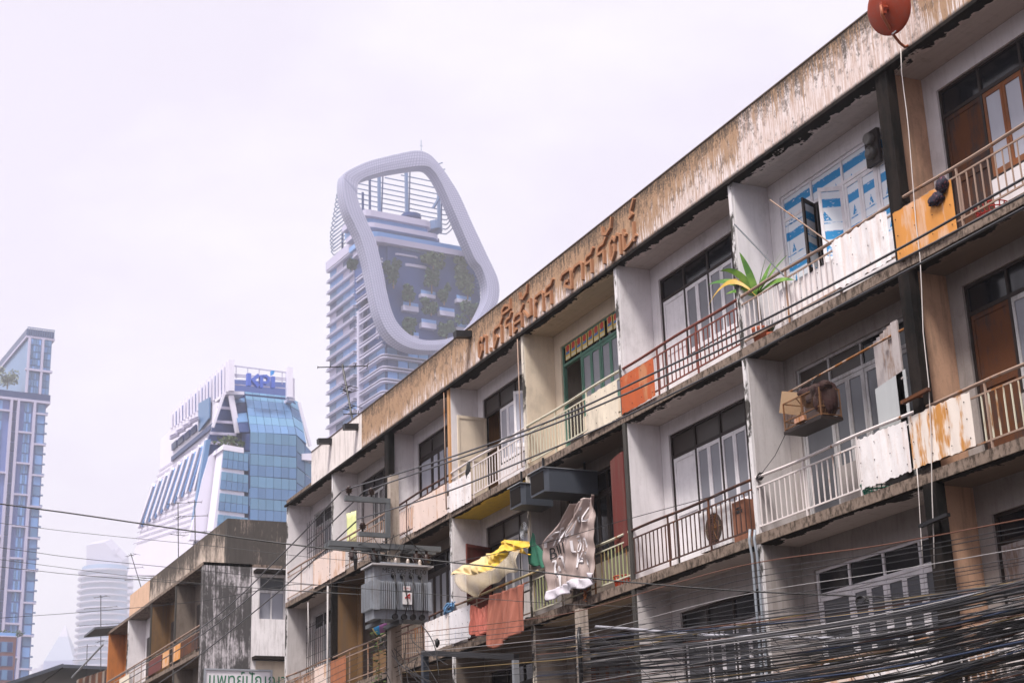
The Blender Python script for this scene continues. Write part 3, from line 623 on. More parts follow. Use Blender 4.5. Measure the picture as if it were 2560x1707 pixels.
build(MB().tube([((cx0+cx1)/2, (cy0+cy1)/2, cz0+.56), ((cx0+cx1)/2-.02, 15.0, cz0+.75), ((cx0+cx1)/2, 15.12, cz0+.86)], .01, 5), 'hook', MT['black'], cage)
lp0, lp1 = PY(1975, 985, 15.2), PY(2200, 885, 15.2)
tag(build(MB().tube([(-21.4, 15.13, 9.23), (-20.3, 15.13, 9.27), (-18.6, 15.13, 9.33), (-17.97, 15.13, 9.34)], .02, 8), 'laundry_pole', rusty('bamboo_pole', (.40, .30, .24)), smooth=True), 'long bamboo laundry pole above the birdcage in the middle-floor balcony', 'pole')
tag(build(MB().slab([(-21.35, 14.98, 8.9), (-20.95, 15.1, 8.75), (-20.8, 15.12, 9.1), (-21.25, 15.0, 9.25)], (0, 1, 0), .02), 'cardboard_sheet', plain('brown_card', (.33, .22, .13), .85)), 'bent brown cardboard sheet wedged behind the birdcage', 'cardboard')
# the open weathered door leaf and a grey sheet leaning by the black pier
b = MB()
dl = T('door_leaf', 'weathered grey plank door leaf standing open beside the black pier', 'door', (-18.7, 15.4, 7.05))
for i in range(6):
    x = -19.25+.165*i; build(MB().box(x, x+.158, 15.40-.06*i, 15.43-.06*i, 7.06+.01*i, 9.52), 'plank', MT['greywood'], dl)
build(MB().bar((-19.25, 15.45, 8.6), (-18.25, 15.12, 8.6), .08, .03).bar((-19.25, 15.45, 7.6), (-18.25, 15.12, 7.6), .08, .03), 'batten', MT['greywood'], dl)
tag(build(MB().slab([(-18.95, 15.0+.1, 7.1), (-18.2, 15.1, 7.1), (-18.2, 15.1, 8.72), (-18.95, 15.1, 8.62)], (0, 1, 0), .01), 'glass_sheet', glass('dusty_glass_sheet', (.42, .44, .45), .2, .6)), 'dusty glass sheet leaning against the middle railing by the black pier', 'glass sheet')
# air conditioner behind the brown railing, brown carton next to it
ac = T('air_conditioner', 'white outdoor air conditioner with dark round fan behind the brown railing', 'air conditioner', (-23.85, 15.3, 7.05))
build(MB().box(-24.42, -23.36, 15.17, 15.45, 7.14, 7.86), 'casing', plain('ac_white', (.76, .74, .76), .45), ac)
build(MB().lathe([(.27, .0), (.27, .012), (.25, .02)], (-23.92, 15.17, 7.5), (0, -1, 0), 28), 'fan_opening', plain('fan_dark_brown', (.07, .05, .04), .8), ac)  # solid dark brown disc behind the grille
b = MB()
for i in range(1, 6):
    r = .045*i; b.tube([(-23.92+r*math.cos(t*.3142), 15.14, 7.5+r*math.sin(t*.3142)) for t in range(21)], .005, 4)
for i in range(6):
    a = i*math.pi/3; b.bar((-23.92, 15.143, 7.5), (-23.92+.26*math.cos(a), 15.143, 7.5+.26*math.sin(a)), .012)
build(b, 'fan_grille', rusty('grille_wire', (.26, .17, .12)), ac)
for x in (-24.25, -23.55): build(MB().box(x-.04, x+.04, 15.18, 15.44, 7.05, 7.14), 'foot', MT['black'], ac)
bx = T('cardboard_box', 'tall brown carton beside the air conditioner behind the brown railing', 'box', (-23.0, 15.3, 7.05))
build(MB().box(-23.27, -22.86, 15.16, 15.5, 7.055, 7.8), 'carton', paint('brown_carton', (.30, .13, .08), grime_amt=.2), bx)
build(MB().box(-23.17, -22.96, 15.154, 15.16, 7.58, 7.64).box(-23.15, -22.98, 15.154, 15.16, 7.66, 7.69), 'printed_mark', MT['black'], bx)
# baskets and odds
def basket(x, y, z, r, h, mat, label, name='basket', cat='basket'):
    t_ = T(name, label, cat, (x, y, z)); b = MB()
    for i in range(4):
        rr = r*(.8+.2*i/3); zz = z+h*i/3+.01; b.tube([(x+rr*math.cos(t*.2618), y+rr*math.sin(t*.2618), zz) for t in range(25)], .01, 5)
    build(b, 'hoop', mat, t_); b = MB()
    for i in range(20):
        a = i*math.pi/10; b.bar((x+.8*r*math.cos(a), y+.8*r*math.sin(a), z), (x+r*math.cos(a), y+r*math.sin(a), z+h), .014)
    build(b, 'slat_ring', mat, t_); build(MB().lathe([(.8*r, 0), (.8*r, .01)], (x, y, z), n=20), 'bottom', mat, t_); return t_
basket(-16.15, 15.3, 10.33, .25, .2, plain('red_plastic', (.38, .03, .025), .4), 'red plastic basket on the top floor slab right of the orange sheet')
p = PY(2180, 1236, 15.12); basket(p.x, 15.22, 7.05, .24, .16, plain('green_plastic', (.03, .22, .15), .4), 'green plastic basket on the slab edge under the white middle sheet')
basket(-27.4, 15.22, 7.05, .2, .2, plain('orange_red_plastic', (.45, .06, .02), .4), 'orange-red basin behind the pale green railing beside the banner', 'basin', 'basin')
# dark cloth bag on the orange sheet
p = PY(2352, 482, 14.93); b = blob((p.x+.06, 14.92, p.z+.1), .12, .06, .11, 3); q = blob((p.x-.1, 14.92, p.z-.06), .16, .05, .09, 8); b.add(q.v, q.f)
g_ = G('navy_flowered_cloth'); nn = g_.noise((30, 30, 30), 3)
tag(build(b, 'cloth_bag', g_.done(g_.mix(g_.step(nn, .56, .66), (.018, .016, .03), (.22, .07, .09)), .8), smooth=True), 'dark flowered cloth bag draped over the orange sheet', 'bag')
# laundry sticks leaning out of the railings
for a_, b_, lab in (((1836, 561, 14.7), (1960, 690, 15.03), 'thin steel stick leaning out over the top railing above the plant'), ((1925, 500, 14.6), (2078, 610, 15.03), 'pale pole leaning from the papered window to the top railing')):
    tag(build(MB().tube([PY(*a_), PY(*b_)], .013, 7), 'leaning_pole', MT['r_tan'] if a_[0] > 1900 else MT['zinc']), lab, 'pole')
# meter box beside the papered window
mbx = T('electric_meter', 'dark electric meter board high on the wall beside the papered windows', 'meter', (-18.55, 15.7, 12.55))
p = PY(2180, 370, 15.72)
build(MB().box(p.x-.17, p.x+.17, 15.71, 15.777, p.z-.3, p.z+.3), 'board', MT['darkwood'], mbx)
build(MB().lathe([(.10, 0), (.10, .08), (.085, .1)], (p.x, 15.71, p.z+.15), (0, -1, 0), 18), 'dial', plain('dial_glass', (.18, .17, .16), .2), mbx)
build(MB().lathe([(.12, 0), (.11, .07), (.06, .1)], (p.x, 15.71, p.z-.1), (0, -1, 0), 18), 'base_cap', plain('meter_cap', (.08, .075, .07), .3), mbx)

# product posters in the transom of the green window
for i in range(9):
    xx = -30.58+i*.275+(.08 if i > 6 else 0); zz = 12.76+random.uniform(-.015, .01); hh = .33
    t_ = T('poster', 'small yellow poster with a red oval and blue mark in the green window transom', 'poster', (xx+.11, 15.8, zz), 'posters along the green window transom')
    build(MB().box(xx, xx+.235, 15.806, 15.81, zz, zz+hh), 'paper', bpy.data.materials.get('yellow_poster') or plain('yellow_poster', (.72, .52, .14), .6), t_)
    build(MB().lathe([(.08, 0), (.08, .003)], (xx+.118, 15.805, zz+hh*.76), (0, -1, 0), 16), 'red_oval', bpy.data.materials.get('poster_red') or plain('poster_red', (.62, .07, .05), .6), t_)
    b = MB()
    for j in range(4): b.box(xx+.03+j*.045, xx+.065+j*.045, 15.802, 15.805, zz+hh*.36, zz+hh*(.52+.06*(j % 2)))
    build(b, 'blue_mark', bpy.data.materials.get('poster_blue') or plain('poster_blue', (.05, .22, .55), .6), t_)
    build(MB().box(xx+.02, xx+.215, 15.803, 15.8055, zz+hh*.03, zz+hh*.22), 'pale_strip', bpy.data.materials.get('poster_cream') or plain('poster_cream', (.72, .66, .45), .6), t_)

# black socks on the rail near the cream door
p = PY(1172, 1172, 14.98); b = blob((p.x, 14.98, p.z), .06, .04, .17, 5); q = blob((p.x-.07, 14.97, p.z-.06), .05, .04, .15, 9); b.add(q.v, q.f)
tag(build(b, 'socks', MT['black'], smooth=True), 'pair of black socks hung on the top railing next to the white sheet', 'socks')

# ---------------------------------------------------------------- middle floor, third bay: hoods, boards, banner, net
def hood(x0, x1, y0, y1, z0, z1, label):
    t_ = T('duct_hood', label, 'vent hood', ((x0+x1)/2, (y0+y1)/2, z0))
    build(MB().prism([(x0, y0, z0), (x0, y1, z0), (x1, y1, z0), (x1, y0+.1, z0), (x1-.03, y0, z0)], (0, 0, z1-z0)), 'casing', MT['zinc'], t_)
    build(MB().box(x0-.03, x1+.02, y0-.05, y1, z1+.002, z1+.02), 'lid', MT['metal'], t_)
    build(MB().box(x0+.04, x1-.05, y0-.01, y0-.002, z0+.05, z1-.05), 'opening', MT['hood_shade'], t_)  # flat dark plate painted as the shade inside the hood
    for y in (y0+.15, y1-.12): build(MB().box((x0+x1)/2-.02, (x0+x1)/2+.02, y-.02, y+.02, z1+.02, 10.165), 'hanger', MT['black'], t_)
hood(-31.1, -30.5, 14.55, 15.3, 9.36, 9.82, 'dark grey sheet metal vent hood hanging at the left of the pair')
hood(-29.95, -29.25, 14.5, 15.75, 9.36, 9.86, 'larger dark grey vent hood hanging right of the other one')
sh = T('board_shutter', 'tall maroon plank shutter standing open on the middle balcony above the banner', 'shutter', (-27.15, 15.05, 7.05))
for i in range(5):
    x = -27.52+.15*i; build(MB().box(x, x+.145, 15.12-.03*i, 15.15-.03*i, 7.75, 9.62), 'plank', MT['redwood'], sh)
build(MB().bar((-27.52, 15.17, 9.3), (-26.8, 15.03, 9.3), .07, .025).bar((-27.52, 15.17, 8.2), (-26.8, 15.03, 8.2), .07, .025), 'batten', MT['redwood'], sh)
tl, tr, br, bl = PY(1430, 1260, 14.80), PY(1490, 1236, 14.86), PY(1492, 1446, 14.84), PY(1378, 1500, 14.80); ml = PY(1367, 1362, 14.75)
def bann(u, v):
    l = bl.lerp(ml, v/.62) if v < .62 else ml.lerp(tl, (v-.62)/.38); p = l.lerp(br.lerp(tr, v), u)
    return p+Vector((0, -.065*math.sin(u*13+2.5*v+math.sin(v*5))-.04*math.sin(u*27+4*v+1.5*math.sin(v*8))-.02*math.sin(u*48-9*v)-.012*math.sin(v*31+u*12), .03*math.sin(u*5)*(1-v)-.015*math.sin(u*19)))
g_ = G('taupe_vinyl_banner'); n1 = g_.noise((3, 3, 1.2), 4); MT['banner'] = g_.done(g_.mix(n1, (.26, .195, .18), (.46, .375, .35)), .28, 0, .5)
ban = T('vinyl_banner', 'crumpled brown vinyl banner with faded white lettering over the middle railing', 'banner', (-29, 14.8, 7.1))
build(MB().sheet(bann, 70, 50, .004), 'fabric', MT['banner'], ban, True)
def hem(u, v):
    return bann(u, .09*v)+Vector((0, -.015-.025*(1+math.sin(u*31+v*4))-.012*math.sin(u*67), -.05*(1-v)+.012*math.sin(u*23)))
mlet = plain('faded_white_print', (.72, .69, .72), .5)
build(MB().sheet(hem, 44, 6, .006), 'folded_hem', plain('hem_lining', (.52, .49, .55), .5), ban, True)
def text_mesh(txt, size, fn, name, mat, parent, extrude=0.0, shear=0):
    cu = bpy.data.curves.new('tmp', 'FONT'); cu.body = txt; cu.size = size; cu.extrude = extrude; cu.resolution_u = 2; cu.shear = shear
    o = bpy.data.objects.new('tmp', cu); COL.objects.link(o); bpy.context.view_layer.update()
    me = bpy.data.meshes.new_from_object(o.evaluated_get(bpy.context.evaluated_depsgraph_get())); bpy.data.objects.remove(o)
    b = MB(); xs = [v.co.x for v in me.vertices]; wd = (min(xs), max(xs)) if xs else (0, 1)
    b.add([fn(v.co.x-wd[0], v.co.y, v.co.z) for v in me.vertices], [tuple(p.vertices) for p in me.polygons]); bpy.data.meshes.remove(me)
    return build(b, name, mat, parent)
def on_ban(u0, v0, k):
    def f(x, y, z):
        u, v = u0+x*k, v0+y*k*1.25+x*k*.05; p = bann(min(max(u, 0), 1), min(max(v, 0), 1)); return p+Vector((.004, -.03, 0))
    return f
for txt, u0, v0, k, mm in (('กผมน', .04, .58, .46, mlet), ('เน็', .60, .74, .46, mlet), ('BUIL', .08, .44, .30, MT['black']), ('ขาย', .10, .26, .48, mlet), ('เชิญ', .54, .40, .42, mlet), ('ที่', .14, .07, .46, mlet), ('หล', .62, .22, .48, mlet)):
    text_mesh(txt, .5, on_ban(u0, v0, k), 'lettering', mm, ban)
tag(build(MB().tube([PY(1488, 1290, 14.9), PY(1480, 1330, 14.9), PY(1490, 1450, 14.93)], .018, 7), 'support_stick', rusty('stick_white', (.6, .5, .45)), smooth=True), 'rusty white stick propping up the brown banner', 'pole')
def net(u, v):
    a = PY(1328, 1330, 14.95).lerp(PY(1368, 1400, 14.95), u); b_ = PY(1322, 1410, 14.92).lerp(PY(1366, 1420, 14.92), u); p = b_.lerp(a, v); return p+Vector((0, -.04*math.sin(u*9+v*4), .02*math.sin(u*14)))
tag(build(MB().sheet(net, 14, 14, .004), 'shade_net', plain('green_net', (.02, .12, .075), .8), smooth=True), 'scrap of green shade net beside the brown banner', 'net')
# bunch of dried orange plants under the banner
p = PY(1463, 1490, 14.93); dp = T('dried_plant', 'bunch of dried rusty orange leaves on the slab below the banner', 'plant', (p.x, 14.95, 7.05)); b = MB()
for i in range(70):
    a = random.uniform(0, 6.28); o2 = Vector((p.x+random.uniform(-.14, .14), 14.94+random.uniform(-.06, .06), 6.98+random.uniform(0, .42))); d = Vector((math.cos(a), math.sin(a)*.4, random.uniform(-.6, .6)))*random.uniform(.05, .1); s2 = Vector((-d.z, .3*d.x, d.x))*.5
    b.add([o2-d, o2+s2*.6, o2+d, o2-s2*.6], [(0, 1, 2, 3)])
build(b, 'foliage', paint('dry_leaf', (.40, .13, .035), var=.5, scale=9), dp)

# yellow tarpaulin, clothes pole and red cloths
ya_ = [(1133, 1425), (1205, 1392), (1237, 1381), (1262, 1345), (1322, 1355)]; yb_ = [(1140, 1436), (1180, 1440), (1232, 1424), (1272, 1380), (1322, 1386)]
def lerp_list(L, u, Y):
    s_ = u*(len(L)-1); i = min(int(s_), len(L)-2); t = s_-i; return PY(L[i][0]*(1-t)+L[i+1][0]*t, L[i][1]*(1-t)+L[i+1][1]*t, Y)
def tarp(u, v):
    p = lerp_list(yb_, u, 14.55+.2*u).lerp(lerp_list(ya_, u, 14.95-.1*u), v); sag = math.sin(math.pi*v)
    return p+Vector((.03*math.sin(v*9+u*3), -.07*sag-.045*math.sin(u*17+v*7)-.028*math.sin(u*43-v*9)-.015*math.sin(u*83+v*12), -.03*sag+.025*math.sin(v*11+u*9)))
g_ = G('yellow_tarpaulin'); x, y, z = g_.xyz(); n1 = g_.noise((4, 4, 4), 3)
MT['tarp'] = g_.done(g_.mix(g_.step(g_.math('ADD', x, n1), -33.2, -31.6), (.66, .52, .28), (.64, .42, .04)), .4, 0, .4)
tag(build(MB().sheet(tarp, 80, 30, .003), 'tarpaulin', MT['tarp'], smooth=True), 'yellow tarpaulin with a translucent sagging front over the middle railing', 'tarpaulin')
def veil(u, v):
    p = lerp_list([(1136, 1430), (1180, 1436), (1236, 1420), (1272, 1382), (1298, 1372)], u, 14.5).lerp(lerp_list([(1152, 1475), (1188, 1492), (1232, 1460), (1270, 1436), (1298, 1424)], u, 14.42), 1-v); return p+Vector((0, -.05*math.sin(math.pi*v)-.03*math.sin(u*19+v*4)-.015*math.sin(u*41), .015*math.sin(u*18+v*6)))
g_ = G('clear_plastic_sheet'); g_.p.inputs['Alpha'].default_value = .42; MT['veil'] = g_.done((.56, .47, .33), .25, 0, .5)
tag(build(MB().sheet(veil, 26, 10, .003), 'plastic_sheet', MT['veil'], smooth=True), 'clear plastic sheet sagging from the yellow tarpaulin', 'plastic sheet')
tag(build(MB().tube([PY(1170, 1500, 14.62), PY(1345, 1426, 14.62)], .03, 8), 'bamboo_pole', rusty('bamboo_green', (.36, .30, .17), amt=.3), smooth=True), 'thick bamboo pole carrying the two red cloths', 'pole')
def cloth(top, bot, Y, amp, fr, mat, label):
    def fn(u, v):
        p = lerp_list(bot, u, Y).lerp(lerp_list(top, u, Y), v); return p+Vector((0, -amp*math.sin(u*fr+v*1.2)*(1.15-v)-.45*amp*math.sin(u*fr*2.3+3*v)-.2*amp*math.sin(u*fr*4.7-5*v), -.012*math.sin(u*fr)*(1-v)))
    return tag(build(MB().sheet(fn, 90, 26, .003), 'hanging_cloth', mat, smooth=True), label, 'cloth')
mcl = paint('faded_red_cloth', (.36, .10, .075), var=.2, grime_amt=.15, scale=3); mcl2 = paint('brick_red_cloth', (.36, .13, .09), var=.15, grime_amt=.12, scale=3)
cloth([(1181, 1512), (1192, 1518), (1206, 1522), (1222, 1510)], [(1182, 1585), (1200, 1590), (1215, 1582), (1227, 1578)], 14.6, .085, 24, mcl, 'smaller faded red cloth hung in folds on the bamboo pole')
cloth([(1226, 1487), (1255, 1478), (1285, 1468), (1314, 1455)], [(1220, 1612), (1236, 1622), (1262, 1600), (1290, 1585), (1309, 1578)], 14.58, .06, 13, mcl2, 'large brick red cloth with a rounded lower corner on the bamboo pole')
# blue rope coil
p = PY(1122, 1520, 14.97); b = MB()
for i in range(7):
    ph = random.uniform(0, 6); ra = random.uniform(.12, .24); b.tube([(p.x+.12*math.cos(ph)+ra*1.25*math.cos(t*.35), 14.95+.05*math.sin(t*.5+ph), p.z+ra*.55*math.sin(t*.35+ph*.3)) for t in range(19)], .014, 5)
tag(build(b, 'rope_coil', plain('blue_rope', (.16, .34, .58), .8, var=.4, scale=30), smooth=True), 'coil of blue and white rope tied to the middle handrail', 'rope')
# striped beach umbrella bundle under the transformer
p = PY(952, 1560, 14.75); bu = T('folded_umbrella', 'rainbow striped cloth bundle under the transformer beside the pole', 'umbrella', (p.x, 14.75, p.z-.3))
for i, (cc, nm) in enumerate((((.72, .50, .08), 'yellow'), ((.04, .28, .62), 'blue'), ((.30, .12, .30), 'purple'))):
    a0, a1 = -.9+i*.9, 0.0+i*.9; vs = []; fs = []
    for r_i in range(7):
        t = r_i/6; rr = .06+.27*math.sin(math.pi*(.15+.75*t))
        for a_i in range(7):
            a = a0+(a1-a0)*a_i/6; vs.append((p.x+rr*math.sin(a), 14.75-rr*math.cos(a)*.7, p.z+.22-.5*t))
    for r_i in range(6):
        for a_i in range(6): k_ = r_i*7+a_i; fs.append((k_, k_+7, k_+8, k_+1))
    build(MB().add(vs, fs), 'panel', plain(nm+'_stripe', cc, .6), bu, True)
build(MB().tube([(p.x, 14.75, p.z+.3), (p.x, 14.75, p.z-.45)], .015, 6), 'shaft', MT['metal'], bu)
# yellow-green cloth on the far top balcony and pale cloth
def yc(u, v): return (-44.25+.75*u, 14.95-.03*math.sin(u*14+v), 11.75+.75*v-.06*u)
# drain pipes on the facade
def pipe(name, pts, r, mat, label): return tag(build(MB().tube(pts, r, 10), name, mat, smooth=True), label, 'pipe')
pv = plain('grey_pvc', (.26, .29, .33), .4)
for i, (xx, lab) in enumerate(((-22.42, 'left of two grey drain pipes below the middle slab'), (-22.27, 'right of two grey drain pipes below the middle slab'))):
    pipe('drain_pipe', [(xx, 14.93, 7.15-.04*i), (xx, 14.9, 6.95), (xx, 14.93, 6.7), (xx, 14.93, 3.0), (xx, 14.93, .14)], .024, pv, lab)
pipe('drain_pipe', [(-44.72, 14.93, 10.1), (-44.72, 14.93, 7.1), (-44.72, 14.93, .14)], .030, plain('white_pvc', (.36, .34, .34), .5), 'white drain pipe running down beside the far pier')
pipe('drain_pipe', [PY(770, 1390+115, 14.95), PY(772, 1650, 14.95)], .018, bpy.data.materials['white_pvc'], 'short thin white pipe hanging at the far end of the building')
for k in (4, 3): pipe('conduit', [(FX[k]-.06, 14.95, 13.4), (FX[k]-.06, 14.95, 10.4)], .012, MT['r_tan'], 'thin white conduit on the wall end %s the open cream door' % ('left of' if k == 4 else 'right of'))
# bracket bars on the black pier
for i, (px1, py1, lab) in enumerate(((2337, 1300, 'black steel bracket on the lower part of the black pier'), (2290, 990, 'short weathered board fixed on the middle part of the black pier'))):
    p = PY(px1, py1, 14.9); tag(build(MB().bar((p.x-.28, 14.86, p.z-.03), (p.x+.3, 14.9, p.z+.02), .07, .05).bar((p.x+.02, 14.88, p.z), (p.x+.02, 14.985, p.z), .06, .05), 'bracket', MT['black'] if i == 0 else MT['oldwood']), lab, 'bracket')
# window grille of the far bay
for fl, lab in (('T', 'rusty wire grille over the far top window'), ('M', 'rusty wire grille over the far middle window')):
    q = FLOORS[fl]; gr = T('window_grille', lab, 'grille', (-47.5, 15.6, q['zf'])); b = MB()
    for i in range(13): b.bar((-48.6+i*.2, 15.55, q['zf']+.5), (-48.6+i*.2+.04*math.sin(i), 15.52, q['zf']+2.5), .014)
    for i in range(5): b.bar((-48.6, 15.53, q['zf']+.6+i*.45), (-46.2, 15.53, q['zf']+.6+i*.45), .014)
    build(b, 'bar', MT['black'], gr)
tag(build(MB().sheet(lambda u, v: (-43.9+.85*u, 15.25-.03*math.sin(u*13+v), 11.15+.95*v-.08*u), 16, 6, .004), 'hanging_cloth', plain('lime_cloth', (.62, .66, .32), .8), smooth=True), 'pale lime green cloth hanging on the far top balcony behind the insulators', 'cloth')

# electric fan and a coil of spare wire
p = PY(1312, 1326, 15.05); ef = T('electric_fan', 'small electric fan standing at the wall end above the yellow tarpaulin', 'fan', (p.x, 15.1, 7.05))
b = MB()
for i in range(1, 5):
    r_ = .045*i; b.tube([(p.x+r_*math.cos(t*.35), 15.02, p.z+r_*math.sin(t*.35)) for t in range(19)], .006, 4)
for i in range(8):
    a = i*math.pi/4; b.bar((p.x, 15.022, p.z), (p.x+.18*math.cos(a), 15.022, p.z+.18*math.sin(a)), .006)
build(b, 'guard', MT['metal'], ef); build(MB().tube([(p.x, 15.02, p.z), (p.x, 15.16, p.z)], .05, 10), 'motor', MT['black'], ef)
b = MB()
for i in range(3):
    a = i*2.094; b.add([(p.x, 15.05, p.z), (p.x+.15*math.cos(a), 15.05, p.z+.15*math.sin(a)), (p.x+.14*math.cos(a+.7), 15.07, p.z+.14*math.sin(a+.7))], [(0, 1, 2)])
build(b, 'blade', MT['metal'], ef); build(MB().tube([(p.x, 15.14, p.z), (p.x, 15.14, 7.1)], .015, 6).lathe([(.16, 0), (.14, .04), (.03, .06)], (p.x, 15.14, 7.055)), 'stand', MT['black'], ef)
p = PY(2150, 1500, 12.6); b = MB()
for i in range(5): b.tube([(p.x+(.09+.01*i)*math.cos(t*.35), 12.6+.01*i, p.z+(.055+.006*i)*math.sin(t*.35)-.01*i) for t in range(19)], .008, 5)
tag(build(b, 'wire_coil', MT['cable'], smooth=True), 'small coil of black wire hanging on a cable before the lower white windows', 'wire coil')
p = PY(1897, 1190, 15.0); b = MB()
for i in range(5): b.tube([(p.x+.06*math.cos(t*.4+i), 15.03+.045*math.sin(t*.4+i*2), p.z+.05*math.sin(t*.4+i*1.3)) for t in range(17)], .008, 5)
tag(build(b, 'wire_knot', MT['black'], smooth=True), 'knot of black wire where the brown and white middle railings meet', 'wire knot')
cable_obj('drop_cable', [PY(1985, 1018, 15.2), PY(1972, 1068, 15.25), PY(1938, 1138, 15.2), PY(1902, 1186, 15.05)], .006, MT['cable'], 'thin black wire running from the birdcage down to the handrail joint')
# ---------------------------------------------------------------- first pole with transformer
PXp = -34.2; PYp = 13.0
pole = T('utility_pole', 'concrete utility pole with steel arms carrying the grey transformer', 'utility pole', (PXp, PYp, .13))
def ppole(x0, y0, ztop, wb, wt, tilt=0.0):
    b = MB(); p = []
    for z, w in ((.0, wb), (ztop, wt)):
        o_ = tilt*z; p += [(x0-w/2-o_, y0-w/2, z), (x0+w/2-o_, y0-w/2, z), (x0+w/2-o_, y0+w/2, z), (x0-w/2-o_, y0+w/2, z)]
    b.hexa(p); return b
build(ppole(PXp, PYp, 10.75, .34, .2), 'shaft', MT['concrete'], pole)
msteel = plain('painted_grey_steel', (.11, .12, .13), .6)
build(MB().box(PXp+.10, PXp+.20, 11.38, 14.1, 8.98, 9.10), 'cross_arm', msteel, pole); build(MB().box(PXp-.22, PXp-.12, 11.4, 14.1, 8.98, 9.10), 'cross_arm', msteel, pole)
b = MB().box(PXp+.11, PXp+.2, 11.76, 12.86, 10.04, 10.16); build(b, 'bracket_arm', msteel, pole)
build(MB().box(PXp+.115, PXp+.195, 12.75, 12.858, 9.24, 10.04), 'bracket_post', msteel, pole); build(MB().box(PXp+.11, PXp+.2, 12.1, 12.75, 9.24, 9.34), 'bracket_arm', msteel, pole)
build(MB().bar((PXp+.05, 13.1, 9.0), (PXp+.05, 13.9, 8.75), .05).bar((PXp+.05, 12.9, 9.0), (PXp+.05, 12.2, 8.9), .04), 'brace', msteel, pole)
def insulator(y, z0, s=1.0, hang=False):
    pr_ = [(.025, 0), (.025, .06), (.075, .07), (.05, .10), (.085, .11), (.055, .14), (.085, .15), (.05, .19), (.06, .21), (.025, .23)]
    build(MB().lathe([(r*s, -h*s if hang else h*s) for r, h in pr_], (PXp+.155, y, z0), (0, 0, 1), 14), 'insulator', plain('brown_porcelain', (.035, .018, .014), .2, spec=.6) if 'brown_porcelain' not in bpy.data.materials else bpy.data.materials['brown_porcelain'], pole, True)
for y, z in ((11.86, 10.16), (12.41, 10.16), (12.19, 9.34)): insulator(y, z)
for y in (11.95, 12.45, 13.5, 13.75): insulator(y, 8.98, 1.3, True)
for i, y in enumerate((11.95, 12.4, 12.55)):   # fuse cut-outs and loose leads hung under the arm
    build(MB().tube([(PXp+.2, y, 8.9), (PXp+.24, y+.04, 8.7), (PXp+.2, y+.05, 8.45)], [.04, .055, .03], 8), 'fuse_cutout', MT['black'], pole)
for i in range(9):
    y0, y1 = random.uniform(11.9, 13.9), random.uniform(12.6, 14.1)
    build(MB().tube([(PXp+.16, y0, 8.98), (PXp+.3, (y0+y1)/2, 9.35+random.uniform(-.5, .2)), (PXp+.2, y1, 8.72)], .009, 5), 'lead_wire', MT['cable'], pole, True)
for i in range(14):
    z = 3.2+i*.5; build(MB().tube([(PXp-.05, PYp-.16, z), (PXp-.05, PYp-.26, z)], .009, 5), 'climbing_peg', MT['black'], pole)
# transformer
tx0, tx1, ty0, ty1 = PXp+.2, PXp+.95, 12.52, 13.98
tr_ = T('transformer', 'grey ribbed pole transformer with warning plate hung on the concrete pole', 'transformer', ((tx0+tx1)/2, (ty0+ty1)/2, 7.45))
mt_ = paint('transformer_grey', (.26, .285, .325), grime_amt=.4, rough=.55)
build(MB().box(tx0+.06, tx1-.1, ty0+.06, ty1-.06, 7.45, 8.66), 'tank', mt_, tr_); build(MB().box(tx0, tx1+.04, ty0-.02, ty1+.03, 8.66, 8.70), 'lid', plain('transformer_lid', (.42, .41, .42), .5), tr_)
build(MB().box(tx0+.1, tx1-.1, ty0+.25, ty1-.3, 8.70, 8.76), 'hatch', mt_, tr_)
first = None
for i in range(26):
    y = ty0+.2+i*(ty1-ty0-.3)/25
    w_ = build(MB().box(tx1-.1, tx1, y-.012, y+.012, 7.66, 8.30), 'cooling_rib', mt_, tr_) if first is None else repeat(first, (0, y-fy, 0))
    if first is None: first, fy = w_, y
f2 = None
for i in range(8):
    x = tx0+.1+i*.085
    w_ = build(MB().box(x-.012, x+.012, ty0-.04, ty0+.06, 7.66, 8.30), 'cooling_rib', mt_, tr_) if f2 is None else repeat(f2, (x-fx_, 0, 0))
    if f2 is None: f2, fx_ = w_, x
build(MB().box(tx1-.1, tx1+.01, ty0+.02, ty0+.17, 7.64, 8.32), 'corner_rib', mt_, tr_); build(MB().box(tx1-.1, tx1+.01, ty1-.09, ty1-.02, 7.64, 8.32), 'corner_rib', mt_, tr_)
build(MB().box(tx1+.012, tx1+.02, 13.24, 13.47, 7.78, 8.06), 'warning_plate', plain('plate_white', (.75, .73, .74), .4), tr_)
build(MB().box(tx1+.012, tx1+.02, 13.26, 13.43, 8.10, 8.20), 'serial_plate', bpy.data.materials['plate_white'], tr_)
mwr = plain('warning_red', (.42, .03, .03), .5)
build(MB().bar((tx1+.024, 13.30, 7.92), (tx1+.024, 13.42, 8.02), .006, .035, (0, -.64, .77)).bar((tx1+.025, 13.41, 8.03), (tx1+.025, 13.41, 7.90), .03, .006).bar((tx1+.0245, 13.34, 7.94), (tx1+.0245, 13.42, 7.93), .006, .022), 'warning_mark', mwr, tr_)
def on_tank(y0, z0, xx): return lambda x, y, z: (xx, y0+x, z0+y)
text_mesh('MEA 000 24E 00', .16, on_tank(12.80, 8.51, tx1-.096), 'lettering', MT['black'], tr_)
text_mesh('EEMO', .07, on_tank(13.27, 8.125, tx1+.0215), 'lettering', mwr, tr_)
